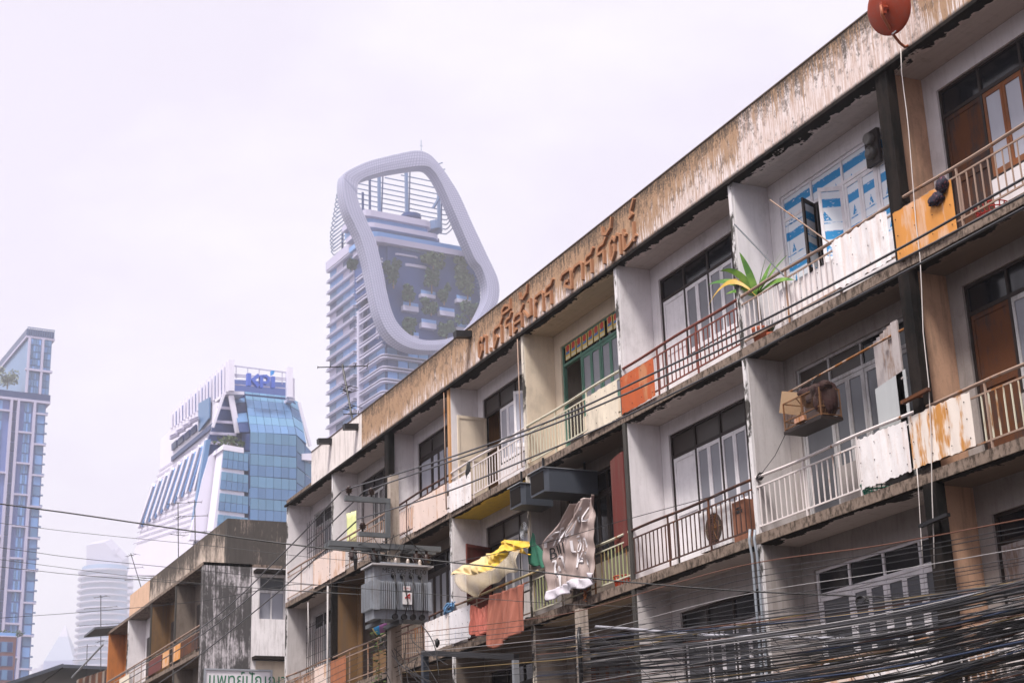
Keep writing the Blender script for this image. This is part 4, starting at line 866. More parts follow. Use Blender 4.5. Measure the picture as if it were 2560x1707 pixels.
for i in range(4):
    y = 13.05+.22*i
    build(MB().lathe([(.045, 0), (.06, .03), (.04, .08), (.02, .1)], (tx1-.1, y, 8.44), (1, 0, 0), 10), 'terminal', MT['black'], tr_)
    build(MB().tube([(tx1-.0, y, 8.44), (tx1+.05, y+.02, 8.2), (tx1+.05, y+.04+.05*math.sin(i*2), 7.8), (tx1+.02, y+.02, 7.52)], .013, 6), 'lead_cable', MT['cable'], tr_, True)
    build(MB().lathe([(.055, 0), (.07, .05), (.07, .1)], (tx1-.1, y+.02, 7.50), (1, 0, 0), 10), 'clamp', MT['black'], tr_)
for y in (13.2, 13.5, 13.8): build(MB().lathe([(.05, 0), (.06, .03), (.035, .05), (.05, .08), (.03, .1), (.045, .13), (.02, .2)], (tx0+.45, y, 8.70), (0, 0, 1), 12), 'bushing', plain('pale_porcelain', (.42, .36, .32), .3) if y == 13.2 else bpy.data.materials['pale_porcelain'], tr_, True)
build(MB().box(PXp-.2, tx1-.1, 12.75, 12.85, 7.36, 7.45).box(PXp-.2, tx1-.1, 13.2, 13.3, 7.36, 7.45), 'hanger_beam', msteel, tr_)

tr_.location = (tr_.location.x, 12.85, 7.27); tr_.scale = (.97, .97, .97)

# second pole
p2 = T('utility_pole', 'second concrete pole in front of the lower floor with cable bundles', 'utility pole', (-25.0, 13.0, .13))
build(ppole(-25.0, 13.0, 6.15, .24, .17), 'shaft', MT['concrete'], p2)
for z in (4.6, 5.15, 5.45): build(MB().tube([(-25.0+.13*math.cos(t*.5236), 13.0+.13*math.sin(t*.5236), z) for t in range(13)], .012, 5), 'band', MT['metal'], p2)
for i in range(5):
    z = 4.5+i*.25
    build(MB().tube([(-24.9, 12.9, z+.3), (-24.75, 12.8, z+.15), (-24.72, 12.8, z-.2), (-24.88, 12.88, z-.35)], .035, 7), 'cable_loop', MT['cable'], p2, True)
# steel frame near the pole
fr = T('steel_frame', 'dark steel frame standing in front of the lower balconies', 'frame', (-32.5, 14.2, .13))
fa, fb_ = PY(1062, 1630, 14.2), PY(1288, 1642, 14.2)
build(MB().box(fa.x-.07, fa.x+.07, 14.13, 14.27, .13, fa.z-.06), 'post', plain('navy_steel', (.045, .06, .085), .5), fr); build(MB().box(fb_.x-.05, fb_.x+.05, 14.14, 14.26, .13, fb_.z-.06), 'post', MT['metal'], fr)
build(MB().bar((fa.x-.08, 14.2, fa.z), (fb_.x+.06, 14.2, fb_.z), .12, .12), 'beam', MT['black'], fr)

# ---------------------------------------------------------------- cables
def spline(P, n=6):
    out = []
    for i in range(len(P)-1):
        p0 = P[max(i-1, 0)]; p1 = P[i]; p2_ = P[i+1]; p3 = P[min(i+2, len(P)-1)]
        for k in range(n):
            t = k/n; out.append(.5*((2*p1)+(p2_-p0)*t+(2*p0-5*p1+4*p2_-p3)*t*t+(3*p1-p0-3*p2_+p3)*t*t*t))
    return out+[P[-1]]
def px_cable(pts, Yl, Yr, r, mat, label, name='cable', group=None, ext=(0, 0)):
    A_ = PY(*pts[0], Yl); B_ = PY(*pts[-1], Yr)
    P = [PV(x, y, A_, B_) for x, y in pts]
    if ext[0]: P.insert(0, P[0]+(P[0]-P[1]).normalized()*ext[0])
    if ext[1]: P.append(P[-1]+(P[-1]-P[-2]).normalized()*ext[1])
    return cable_obj(name, spline(P), r, mat, label, 'cable', group)
mgc = plain('weathered_grey_cable', (.045, .045, .05), .4)
px_cable([(855, 1226), (1140, 1138), (1400, 1042), (1634, 933), (1920, 795), (2241, 626), (2560, 446)], 11.86, 11.86, .017, mgc, 'upper of the two thick cables crossing the top railing', 'power_cable', ext=(0, 3))
px_cable([(909, 1228), (1308, 1089), (1540, 995), (1640, 950), (1920, 817), (2247, 653), (2560, 488)], 12.41, 12.41, .017, mgc, 'second thick cable just below the upper one across the top railing', 'power_cable', ext=(0, 3))
px_cable([(894, 1297), (988, 1270), (1117, 1229), (1314, 1149), (1544, 1050), (1860, 895), (2034, 800), (2301, 659), (2560, 520)], 12.19, 12.19, .016, mgc, 'lowest thick cable running along the top floor slab edge', 'power_cable', ext=(0, 3))
px_cable([(852, 1230), (700, 1390), (507, 1566), (268, 1706)], 11.86, 11.86, .017, mgc, 'leftmost thick cable descending left from the upper insulators', 'power_cable', ext=(0, 6))
px_cable([(907, 1231), (700, 1426), (507, 1584), (298, 1710)], 12.41, 12.41, .017, mgc, 'middle thick cable descending left from the upper insulators', 'power_cable', ext=(0, 6))
px_cable([(890, 1303), (700, 1475), (504, 1633), (393, 1710)], 12.19, 12.19, .017, mgc, 'rightmost thick cable descending left from the lower insulator', 'power_cable', ext=(0, 6))
px_cable([(0, 1259), (200, 1286), (700, 1357), (1340, 1428), (1578, 1455), (1940, 1481), (2560, 1504)], 3.0, 14.7, .011, MT['cable'], 'heavy black cable crossing the whole picture in front of the transformer', ext=(8, 1))
px_cable([(0, 1307), (200, 1331), (566, 1368), (717, 1386), (868, 1400), (940, 1404)], 5.0, 12.9, .006, MT['cable'], 'thin cable just below the heavy black one at the left', ext=(8, 0))
px_cable([(0, 1368), (200, 1395), (587, 1434), (717, 1454), (1000, 1478), (1340, 1505), (1640, 1518)], 4.5, 14.9, .006, MT['cable'], 'third thin cable from the top at the left edge passing before the transformer', ext=(8, 0))
px_cable([(0, 1398), (373, 1445), (717, 1475), (960, 1488)], 5.0, 12.9, .006, MT['cable'], 'fourth thin cable from the top at the left edge', ext=(8, 0))
px_cable([(0, 1416), (200, 1437), (498, 1460), (717, 1474), (980, 1490)], 5.0, 13.1, .007, MT['cable'], 'fifth cable from the top at the left edge', ext=(8, 0))
px_cable([(0, 1544), (200, 1530), (498, 1502), (717, 1462), (823, 1459), (1133, 1404), (1340, 1362), (1559, 1300), (1800, 1235)], 6.0, 14.9, .007, MT['cable'], 'cable rising from the lower left edge to the middle balcony', ext=(8, 0))
# street cables strung between the two poles and on to the right
rr = random.Random(5)
cols = [MT['cable']]*6+[plain('dark_grey_cable', (.035, .035, .04), .5), mgc]
warm = [plain('copper_brown_cable', (.13, .05, .028), .5), plain('ochre_cable', (.20, .135, .045), .5), plain('navy_cable', (.02, .035, .08), .5), plain('pale_grey_cable', (.34, .33, .34), .5)]
for i in range(11):
    y0 = 1560+i*12; ym = 1503+i*15+rr.uniform(-4, 4); yr = 1294+i*19+rr.uniform(-6, 6)
    px_cable([(1006, y0+25), (1300, (y0+ym)/2+18), (1465, ym+18), (1837, (ym*.62+yr*.38)-8+i*2), (2200, ym*.32+yr*.68), (2560, yr)], 13.0, 12.2, rr.choice((.005, .006, .008)), rr.choice(cols) if i % 4 else rr.choice(warm),
        'street cable strung past both concrete poles below the middle balcony', 'street_cable', 'street cables between the two poles', (0, 3))
for i in range(10):   # continue left of the first pole, down the street
    y0 = 1575+i*12
    px_cable([(1004, y0), (850, y0+55+i*4), (690, y0+130+i*8)], 13.0, 12.6, .006, rr.choice(cols), 'street cable descending left from the first pole across the lower balconies', 'street_cable', 'street cables left of the first pole', (0, 6))
bund = [(rr.uniform(0, 1), rr.uniform(-14, 14)) for _ in range(13)]
for j in range(13): bund[j] = ((j+.5)/13+rr.uniform(-.03, .03), rr.uniform(-16, 16))
for i in range(170):  # the heavy bundles right of the second pole
    if rr.random() < .5:
        u, off = bund[i % 13]; u += rr.gauss(0, .014); j0, jr = rr.gauss(0, 7), off+rr.gauss(0, 9)
    else: u, j0, jr = rr.uniform(0, 1), rr.uniform(-26, 26), rr.uniform(-52, 52)
    y0 = 1582+u*360+j0; yr = 1442+u*290+jr; sag = rr.uniform(-4, 40)
    mm = rr.choice(cols) if rr.random() > .16 else rr.choice(warm)
    px_cable([(1462+rr.uniform(-6, 8), y0), (1830, y0*.67+yr*.33+sag*.8), (2200, y0*.34+yr*.66+sag), (2560, yr)], 12.9+rr.uniform(-.3, .2), 11.6+rr.uniform(-.6, .4), rr.choice((.004, .005, .006, .008, .009, .012)), mm,
        'telecom cable in the dense bundle at the lower right', 'telecom_cable', 'telecom cables in the lower right bundle', (rr.choice((0, 0, 2.5)), 3))
for i in range(34):   # cables crossing the bundle steeply, ties and droppers
    x0 = rr.uniform(1480, 2500); y0 = 1480+rr.uniform(60, 150)
    px_cable([(x0, y0), (x0+rr.uniform(30, 90), y0+rr.uniform(20, 60)), (x0+rr.uniform(90, 200), y0+rr.uniform(70, 170))], 12.3, 12.2, .005, MT['cable'], 'loose drop wire crossing the dense cable bundle', 'drop_wire', 'drop wires across the cable bundle')
px_cable([(1490, 1566), (1600, 1574), (1740, 1586), (1940, 1592), (2250, 1600)], 12.7, 13.4, .03, plain('grey_trunk_cable', (.30, .30, .34), .4), 'thick pale grey trunk cable leading right from the second pole', 'trunk_cable')
px_cable([(1605, 1627), (1640, 1620), (1690, 1608), (1735, 1590)], 12.6, 12.5, .06, MT['cable'], 'fat black splice closure hanging on the cables right of the second pole', 'splice_closure')
for i in range(12):   # tangle at the first pole
    y0 = 1560+rr.uniform(0, 120); x0 = 985+rr.uniform(-30, 60)
    px_cable([(x0, y0), (x0+rr.uniform(-30, 40), y0+rr.uniform(20, 50)), (x0+rr.uniform(-60, 110), y0+rr.uniform(40, 120))], 12.9, 12.8, .009, MT['cable'], 'loose black lead curling round the first pole below the transformer', 'loose_lead', 'loose leads at the first pole')
cable_obj('bent_cable', spline([PY(x, y, 12.8) for x, y in ((1055, 1562), (1075, 1590), (1088, 1620), (1094, 1660), (1098, 1690))]), .012, MT['cable'], 'black cable bending down to the right of the first pole')
# small bird on a cable
p = PY(1093, 1606, 12.6); bd = T('bird', 'small dark bird flying below the transformer near the white board', 'bird', (p.x, p.y, p.z))
build(blob((p.x, p.y, p.z), .05, .05, .09, 4, 10, 8, .06), 'body', MT['black'], bd, True); build(MB().add([(p.x-.02, p.y, p.z+.02), (p.x-.14, p.y-.02, p.z+.1), (p.x-.04, p.y, p.z-.04)], [(0, 1, 2)]).add([(p.x+.02, p.y, p.z+.02), (p.x+.1, p.y-.02, p.z-.02), (p.x+.02, p.y, p.z-.06)], [(0, 1, 2)]), 'wing', MT['black'], bd)
# climbing plant beside the pole
p = PY(945, 1680, 14.6); cp = T('climbing_plant', 'small leafy plant growing beside the first pole at the bottom', 'plant', (p.x, 14.6, 7.05)); b = MB(); 
for i in range(120):
    o2 = Vector((p.x+random.gauss(0, .16), 14.6+random.gauss(0, .1), random.uniform(6.6, 8.0))); a = random.uniform(0, 6.28); d = Vector((math.cos(a), math.sin(a), random.uniform(-.5, .5)))*.07; s2 = d.cross(Vector((.3, .2, 1))).normalized()*.035
    b.add([o2-d, o2-s2, o2+d, o2+s2], [(0, 1, 2, 3)])
build(b, 'foliage', paint('mixed_leaf', (.07, .12, .03), var=.6, scale=8), cp); build(MB().tube([(p.x, 14.6, 6.5), (p.x+.05, 14.62, 7.2), (p.x-.03, 14.6, 7.9)], .012, 5), 'stem', bpy.data.materials['bark'], cp)

# ---------------------------------------------------------------- TV aerials
def aerial(base, top, els, label, r=.018):
    """mast with horizontal booms that carry short cross elements: els = (height share, boom half length, direction angle)"""
    t_ = T('tv_aerial', label, 'aerial', base); base = Vector(base); top = Vector(top); build(MB().tube([base, top], r, 6), 'mast', MT['black'], t_)
    for h, L, ang in els:
        c_ = base.lerp(top, h); d = Vector((math.cos(ang), math.sin(ang), .05)); s2 = Vector((-d.y, d.x, 0)); b = MB().tube([c_-d*L, c_+d*L], r*.6, 5); n = max(3, int(L*7))
        for i in range(n):
            q = c_+d*L*(-1+2*i/(n-1)); w2 = .12+.18*(i/(n-1)); b.tube([q-s2*w2, q+s2*w2], r*.35, 4)
        build(b, 'boom', MT['black'], t_)
pb_, pt_ = PY(884, 1066, 15.1), PY(856, 912, 15.1)
aerial(pb_, pt_, ((.97, .75, 1.3), (.62, .18, .3), (.56, .16, 2.), (.3, .2, .4), (.2, .22, 1.2)), 'leaning TV aerial on the white end of the parapet', .03)
Z0 = 15.4
for (bx_, by_), (tx_, ty_), els, lab in (((446, 1392), (445, 1255), ((.98, .5, 1.2), (.72, .3, .2), (.4, .4, 1.9)), 'TV aerial with spread booms on the stained neighbour roof, second from right'), ((488, 1364), (487, 1250), ((.96, .3, 1.4), (.65, .55, 1.3), (.3, .8, 1.35)), 'rightmost TV aerial on the stained neighbour roof'), ((355, 1475), (327, 1383), ((.95, .35, .6), (.6, .4, 1.2), (.3, .7, 1.1)), 'leaning thin TV aerial on the stained neighbour roof'), ((252, 1700), (252, 1487), ((.98, .4, .9), (.85, .9, 1.2), (.65, 1.3, 1.25), (.45, .3, .6)), 'tall TV aerial left of the stained neighbour before the round tower')):
    aerial(PY(bx_, by_, 17), PY(tx_, ty_, 17), els, lab, .022)
aerial(PY(216, 1705, 17), PY(218, 1610, 17), ((.95, .5, 1.2), (.6, .8, 1.25)), 'short TV aerial at the lower left roof edge', .02)

# ---------------------------------------------------------------- stained neighbour
Xs = -59.76
nb_ = T('neighbour_house', 'old three-bay house with black-streaked side wall and orange end balcony', 'building', (-68.6, 15, .13))
mst = streaky('algae_streaked_wall', (.62, .58, .60), (.04, .038, .038), .74, 4.5); mstp = streaky('algae_streaked_parapet', (.34, .28, .24), (.04, .036, .033), .84, 4.0); mpar = streaky('stained_parapet', (.54, .45, .38), (.045, .038, .033), .56, 3.6, (14.4, 15.4, .16))
mcl_ = paint('clean_white_wall', (.72, .69, .69), grime_amt=.25)
NX = [Xs, -64.15, -68.57, -73.13, -77.5]
build(MB().box(Xs-.35, Xs, 15.0, 16.9, .13, 13.66), 'side_wall', mst, nb_)
b = MB(); b.box(Xs-.35, Xs-.004, 16.9, 17.2, .13, 13.66).box(Xs-.35, Xs-.004, 18.25, 26, .13, 13.66).box(Xs-.35, Xs-.004, 17.2, 18.25, .13, 11.58).box(Xs-.35, Xs-.004, 17.2, 18.25, 13.2, 13.66)
build(b, 'side_wall', mcl_, nb_)
build(MB().box(Xs-.35, Xs, 15.88, 26, 13.66, 15.4), 'parapet', mstp, nb_)['label'] = 'black-stained end of the parapet'
build(MB().box(-73.1, Xs-.35, 15.88, 16.1, 13.66, 15.4), 'parapet', mpar, nb_); build(MB().box(-77.4, -73.1, 15.885, 16.1, 13.66, 15.4), 'parapet', paint('salmon_parapet', (.60, .40, .28), grime_amt=.2), nb_)
build(MB().box(-78.0, Xs, 14.98, 26, 13.54, 13.66), 'roof', MT['slab'], nb_)
wn_ = build(MB().box(Xs-.2, Xs-.12, 17.2, 17.26, 11.58, 13.2).box(Xs-.2, Xs-.12, 18.19, 18.25, 11.58, 13.2).box(Xs-.2, Xs-.12, 17.68, 17.74, 11.58, 12.6).box(Xs-.2, Xs-.12, 17.26, 18.19, 12.6, 12.7), 'window', MT['greyframe'], nb_)
build(MB().box(Xs-.18, Xs-.16, 17.26, 17.68, 11.58, 12.6), 'pane', MT['frost'], wn_); build(MB().box(Xs-.18, Xs-.16, 17.74, 18.19, 11.58, 12.6), 'pane', MT['frost'], wn_); build(MB().box(Xs-.18, Xs-.16, 17.26, 18.19, 12.7, 13.2), 'pane', MT['dark'], wn_)
build(MB().box(Xs, Xs+.45, 16.95, 18.8, 13.3, 13.42), 'window_hood', MT['mould'], nb_); build(MB().box(Xs, Xs+.45, 16.95, 18.8, 10.0, 10.12), 'window_hood', MT['mould'], nb_)
build(MB().box(Xs+.002, Xs+.012, 17.1, 18.4, 9.2, 9.98), 'wall_patch', MT['cream'], nb_)
for k in range(4):
    x1, x0 = NX[k], NX[k+1]; pm = [MT['dim'], MT['ochre'], MT['white'], paint('orange_wall', (.46, .17, .05), grime_amt=.2)][k]
    for fl, zf, zc in (('T', 10.35, 13.54), ('M', 6.9, 10.2)):
        if k: build(MB().box(x1-.14, x1, 15.0, 25.9, zf, zc), 'party_wall', MT['fin_black'] if k < 3 else MT['fin_white'], nb_)
        build(MB().box(x0+.02, x0+.03 if k < 3 else x0+.031, 15.05, 15.78, zf, zc-.01), 'flank_wall', pm, nb_)
        build(MB().box(x0, x1-.14, YB, YB+.15, zf, zc), 'wall', [MT['dim'], MT['ochre'], MT['white'], bpy.data.materials['orange_wall']][k], nb_)
        d_ = build(MB().box(x0+.5, x0+1.4, YB-.03, YB, zf, zf+2.3), 'door', MT['darkwood'] if k < 3 else MT['oldwood'], nb_)
        w_ = build(MB().box(x0+1.6, x1-.5, YB-.03, YB, zf+.9, zf+2.3), 'window', MT['darkwood'], nb_)
        for j in range(4): build(MB().box(x0+1.66+j*.55, x0+2.12+j*.55, YB-.036, YB-.03, zf+.96, zf+2.24), 'pane', MT['dark'] if k < 2 else MT['frost'], w_)
build(MB().box(-77.64, -77.5, 15.0, 25.9, 6.9, 13.54), 'party_wall', bpy.data.materials['orange_wall'], nb_)
for z0, z1 in ((10.2, 10.35), (6.75, 6.9)): build(MB().box(-77.6, Xs-.35, 15.0, 25.9, z0, z1), 'floor_slab', MT['slab'], nb_)
build(MB().box(-77.5, Xs-.35, 15.9, 25.8, .13, 6.75), 'ground_storey', MT['dim'], nb_)
b = MB().tube([(-77.4, 15.03, 11.3), (-68, 15.03, 11.29), (Xs-.35, 15.03, 11.31)], .035, 7).bar((-77.4, 15.03, 10.5), (Xs-.35, 15.03, 10.5), .03).bar((-77.4, 15.03, 11.08), (Xs-.35, 15.03, 11.08), .03)
for i in range(13): b.bar((-77.4+i*1.44, 15.03, 10.35), (-77.4+i*1.44, 15.03, 11.29), .03)
rl = build(b, 'railing', MT['r_tan'], nb_)
for x0, x1, mm, lab in ((-62.9, -60.2, MT['oldwood'], 'dark'), (-64.1, -63.0, MT['s_orange'], 'orange'), (-66.0, -64.9, MT['s_orange'], 'orange'), (-68.5, -66.2, MT['redwood'], 'maroon'), (-74.5, -72.4, MT['s_cream'], 'cream')):
    build(MB().box(x0, x1, 14.97, 14.985, 10.45, 11.05), 'railing_panel', mm, nb_)
build(MB().hexa([(-80.2, 14.3, 13.75), (-77.5, 14.3, 13.75), (-77.5, 16.5, 14.0), (-80.2, 16.5, 14.0), (-80.2, 14.3, 13.85), (-77.5, 14.3, 13.85), (-77.5, 16.5, 14.1), (-80.2, 16.5, 14.1)]), 'canopy', plain('slate_canopy', (.09, .10, .12), .6), nb_)
# clinic sign
sg = T('sign_board', 'white sign board with green Thai letters under the streaked side wall', 'sign', (Xs+.1, 16.4, 8.2))
build(MB().box(Xs+.06, Xs+.12, 15.16, 17.66, 8.25, 9.58), 'panel', plain('sign_white', (.62, .60, .63), .4), sg)
build(MB().box(Xs+.05, Xs+.16, 15.10, 15.16, 8.2, 9.64).box(Xs+.05, Xs+.16, 17.66, 17.72, 8.2, 9.64).box(Xs+.05, Xs+.16, 15.16, 17.66, 9.58, 9.64).box(Xs+.05, Xs+.16, 15.16, 17.66, 8.19, 8.25), 'sign_frame', MT['metal'], sg)
text_mesh('แพทย์ปัญญา', .72, lambda x, y, z: (Xs+.128, 15.30+x*.80, 9.0+y), 'lettering', plain('sign_green', (.01, .13, .06), .5), sg)
# low roofs at the lower left
hs = T('shed_house', 'small house with dark pitched roof at the lower left behind the street', 'house', (-95, 14, 0))
rp, re_ = PD(150, 1672, 96), PD(80, 1712, 96)
hx, hy = rp.x, rp.y
build(MB().hexa([(hx-8, hy-6, 11.9), (hx+1, hy-6, 11.9), (hx+1, hy, rp.z), (hx-8, hy, rp.z), (hx-8, hy-6, 12.1), (hx+1, hy-6, 12.1), (hx+1, hy, rp.z+.2), (hx-8, hy, rp.z+.2)]), 'roof', MT['zinc'], hs)
build(MB().hexa([(hx-8, hy, rp.z-.05), (hx+1, hy, rp.z-.05), (hx+1, hy+4, rp.z-.1), (hx-8, hy+4, rp.z-.1), (hx-8, hy, rp.z+.15), (hx+1, hy, rp.z+.15), (hx+1, hy+4, rp.z+.05), (hx-8, hy+4, rp.z+.05)]), 'roof', MT['zinc'], hs)
build(MB().box(hx-7.5, hx+.5, hy-5, hy+3.5, 0, 12.0), 'wall', plain('green_grey_wall', (.10, .14, .13), .8), hs)
bw = T('board_wall', 'brown corrugated wall with a handrail at the lower left before the towers', 'wall', (-86, 16, 0))
w0, w1 = PD(192, 1690, 88), PD(268, 1662, 84); b = MB()
for i in range(14):
    a_, c_ = w0.lerp(w1, i/14), w0.lerp(w1, (i+1)/14)
    build(MB().slab([(a_.x, a_.y, 0), (c_.x, c_.y, 0), (c_.x, c_.y, w1.z-.2), (a_.x, a_.y, w0.z-.2+.0*i)], (0, 1, 0), .1+.05*(i % 2)), 'board', MT['oldwood'] if i % 3 else MT['dim'], bw)
build(MB().tube([Vector((w0.x+.3, w0.y-.3, w0.z-.1)), Vector((w1.x+.3, w1.y-.3, w1.z+1.0))], .05, 6), 'handrail', MT['metal'], bw)
# ---------------------------------------------------------------- far towers
_ga = math.radians(5); GA = Vector((-math.cos(_ga), -math.sin(_ga), 0)); GB = Vector((-math.sin(_ga), math.cos(_ga), 0)); UP = Vector((0, 0, 1))
class Tower:
    """local frame: a = away from us along the left face, b = to the right along the front face"""
    def __init__(s, px, py, dist):
        p = PD(px, py, dist); s.C = Vector((p.x, p.y, 0))
    def P(s, a, b, z): return s.C+GA*a+GB*b+UP*z
    def F(s, px, py, a=0.0):      # hit on the front plane at depth a -> (b, z)
        A_ = s.C+GA*a; h = PV(px, py, A_, A_+GB); return (h-A_).dot(GB), h.z
    def L(s, px, py, b=0.0):      # hit on the left plane at offset b -> (a, z)
        A_ = s.C+GB*b; h = PV(px, py, A_, A_+GA); return (h-A_).dot(GA), h.z
    def box(s, mb, a0, a1, b0, b1, z0, z1):
        P = s.P; return mb.hexa([P(a0,b0,z0), P(a0,b1,z0), P(a1,b1,z0), P(a1,b0,z0), P(a0,b0,z1), P(a0,b1,z1), P(a1,b1,z1), P(a1,b0,z1)])
def grid(quad, rows, cols, mats, parent, th=.25, gap=.12, name='pane', nrm=None, pick=None):
    """rows x cols of single panes over a quad (tl, tr, br, bl)"""
    tl, tr, br, bl = quad; n = nrm or (tr-tl).cross(bl-tl).normalized()
    for i in range(rows):
        for j in range(cols):
            def pt(u, v): return tl.lerp(tr, u).lerp(bl.lerp(br, u), v)
            lu = (tr-tl).length/cols; lv = (bl-tl).length/rows; gu, gv = gap/lu/2, gap/lv/2
            u0, u1, v0, v1 = (j+gu)/cols, (j+1-gu)/cols, (i+gv)/rows, (i+1-gv)/rows
            mm = pick(i, j) if pick else mats[(i+j) % len(mats)]
            if mm is None: continue
            build(MB().slab([pt(u0, v0), pt(u1, v0), pt(u1, v1), pt(u0, v1)], n, th), name, mm, parent)
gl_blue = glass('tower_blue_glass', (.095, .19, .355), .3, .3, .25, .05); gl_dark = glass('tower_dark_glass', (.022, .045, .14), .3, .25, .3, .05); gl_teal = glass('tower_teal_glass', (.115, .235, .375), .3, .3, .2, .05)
gl_pale = glass('tower_pale_glass', (.14, .28, .56), .3, .3, .2, .05); tw_white = plain('tower_haze_blued_white', (.43, .42, .55), .5, var=.05, scale=.2); tw_lav = plain('tower_lavender_panel', (.10, .15, .38), .6, var=.08, scale=.1)  # tower white is blued, distance haze mixed into the colour
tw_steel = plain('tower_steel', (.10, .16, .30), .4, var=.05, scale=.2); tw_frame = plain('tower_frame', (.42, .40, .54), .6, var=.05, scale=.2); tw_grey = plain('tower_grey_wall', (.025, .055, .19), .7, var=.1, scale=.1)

# --- tower with the looped crown
lt = Tower(959, 1000, 450)
loop = T('loop_tower', 'glass tower crowned by a huge rounded loop frame and sky gardens', 'tower', lt.C)
zz3 = lambda a, b: (780+a*.2296, 340+b*.2296); zz4 = lambda a, b: (780+a*.2933, 640+b*.2933)
outer = [zz3(*p) for p in ((345, 440), (365, 395), (470, 335), (620, 270), (800, 222), (960, 185), (1100, 157), (1200, 160), (1300, 210), (1400, 320), (1500, 460), (1600, 620), (1680, 790), (1750, 950), (1830, 1120), (1900, 1270))] \
      + [zz4(*p) for p in ((1555, 110), (1590, 200), (1603, 290), (1592, 380), (1555, 460), (1500, 530), (1400, 620), (1290, 710), (1190, 775), (1090, 802), (980, 806), (880, 795), (780, 762), (700, 710), (640, 645), (595, 560), (560, 460), (530, 330), (500, 180), (475, 60))] \
      + [zz3(*p) for p in ((572, 1250), (520, 1090), (455, 950), (390, 810), (350, 650), (338, 520))]
inner = [zz3(*p) for p in ((505, 540), (520, 500), (570, 462), (640, 435), (790, 392), (920, 368), (1060, 345), (1190, 330), (1275, 340), (1340, 400), (1400, 500), (1460, 620), (1520, 760), (1590, 920), (1650, 1060), (1720, 1220), (1780, 1350))] \
      + [zz4(*p) for p in ((1440, 90), (1478, 180), (1497, 280), (1485, 370), (1450, 450), (1405, 530), (1330, 610), (1240, 670), (1160, 700), (1080, 712), (980, 714), (910, 700), (840, 668), (780, 620), (725, 555), (690, 480), (665, 400), (640, 290), (618, 170), (595, 60))] \
      + [zz3(*p) for p in ((730, 1250), (695, 1120), (640, 1000), (580, 870), (520, 740), (495, 620))]
def smooth_loop(P, n=4):
    N = len(P); out = []
    for i in range(N):
        p0, p1, p2_, p3 = (P[(i-1) % N], P[i], P[(i+1) % N], P[(i+2) % N])
        for k in range(n):
            t = k/n; out.append(tuple(.5*((2*p1[c])+(p2_[c]-p0[c])*t+(2*p0[c]-5*p1[c]+4*p2_[c]-p3[c])*t*t+(3*p1[c]-p0[c]-3*p2_[c]+p3[c])*t**3) for c in (0, 1)))
    return out
oF = [lt.F(*p, -6) for p in smooth_loop(outer)]; iF = [lt.F(*p, -6) for p in smooth_loop(inner)]; N = len(oF)
vs, fs, uvs = [], [], []
cum = [0.0]
for i in range(N):
    q0, q1 = oF[i], oF[(i+1) % N]; cum.append(cum[-1]+math.hypot(q1[0]-q0[0], q1[1]-q0[1]))
ROW = [(0, -4.2, 0), (1, -4.2, .0), (.0, -5.6, .25), (.33, -6.2, .5), (.67, -6.2, .75), (1, -5.4, 1), (1, -2.5, 1.4), (0, -2.5, -.4)]
prof_ = [(0.0, -1.5), (0.0, -5.6), (.04, -6.0), (.5, -6.15), (.96, -6.0), (1.0, -5.6), (1.0, -1.5)]; vrow = [-3, 0, .3, 3, 5.7, 6, 9, 12]; K = len(prof_)
for i in range(N):
    for t, a in prof_:
        bb = oF[i][0]*(1-t)+iF[i][0]*t; z_ = oF[i][1]*(1-t)+iF[i][1]*t; vs.append(lt.P(a, bb, z_))
for i in range(N):
    for k in range(K):
        k2 = (k+1) % K; i2 = (i+1) % N; fs.append((i*K+k, i2*K+k, i2*K+k2, i*K+k2)); kk = k+1
        uvs.append([(cum[i], vrow[k]), (cum[i+1], vrow[k]), (cum[i+1], vrow[kk]), (cum[i], vrow[kk])])
g_ = G('perforated_crown_panels'); uvn = g_.n.new('ShaderNodeUVMap'); sp_ = g_.n.new('ShaderNodeSeparateXYZ'); g_.l.new(uvn.outputs[0], sp_.inputs[0])
fu = g_.math('FRACT', g_.math('DIVIDE', sp_.outputs[0], .85)); fv = g_.math('FRACT', sp_.outputs[1])
lu = g_.math('MULTIPLY', g_.step(fu, .08, .3), g_.step(fu, .98, .8)); lv = g_.math('MULTIPLY', g_.step(fv, .05, .25), g_.step(fv, .98, .8)); lw = g_.math('MULTIPLY', lu, lv)
MT['ring'] = g_.done(g_.mix(lw, (.20, .21, .33), (.38, .38, .50)), .45, 0, .4)
ro = build(MB().add(vs, fs), 'crown_loop', MT['ring'], loop, False)
uvl = ro.data.uv_layers.new(name='UVMap')
for pi, poly in enumerate(ro.data.polygons):
    for li, l in enumerate(poly.loop_indices): uvl.data[l].uv = uvs[pi][li]
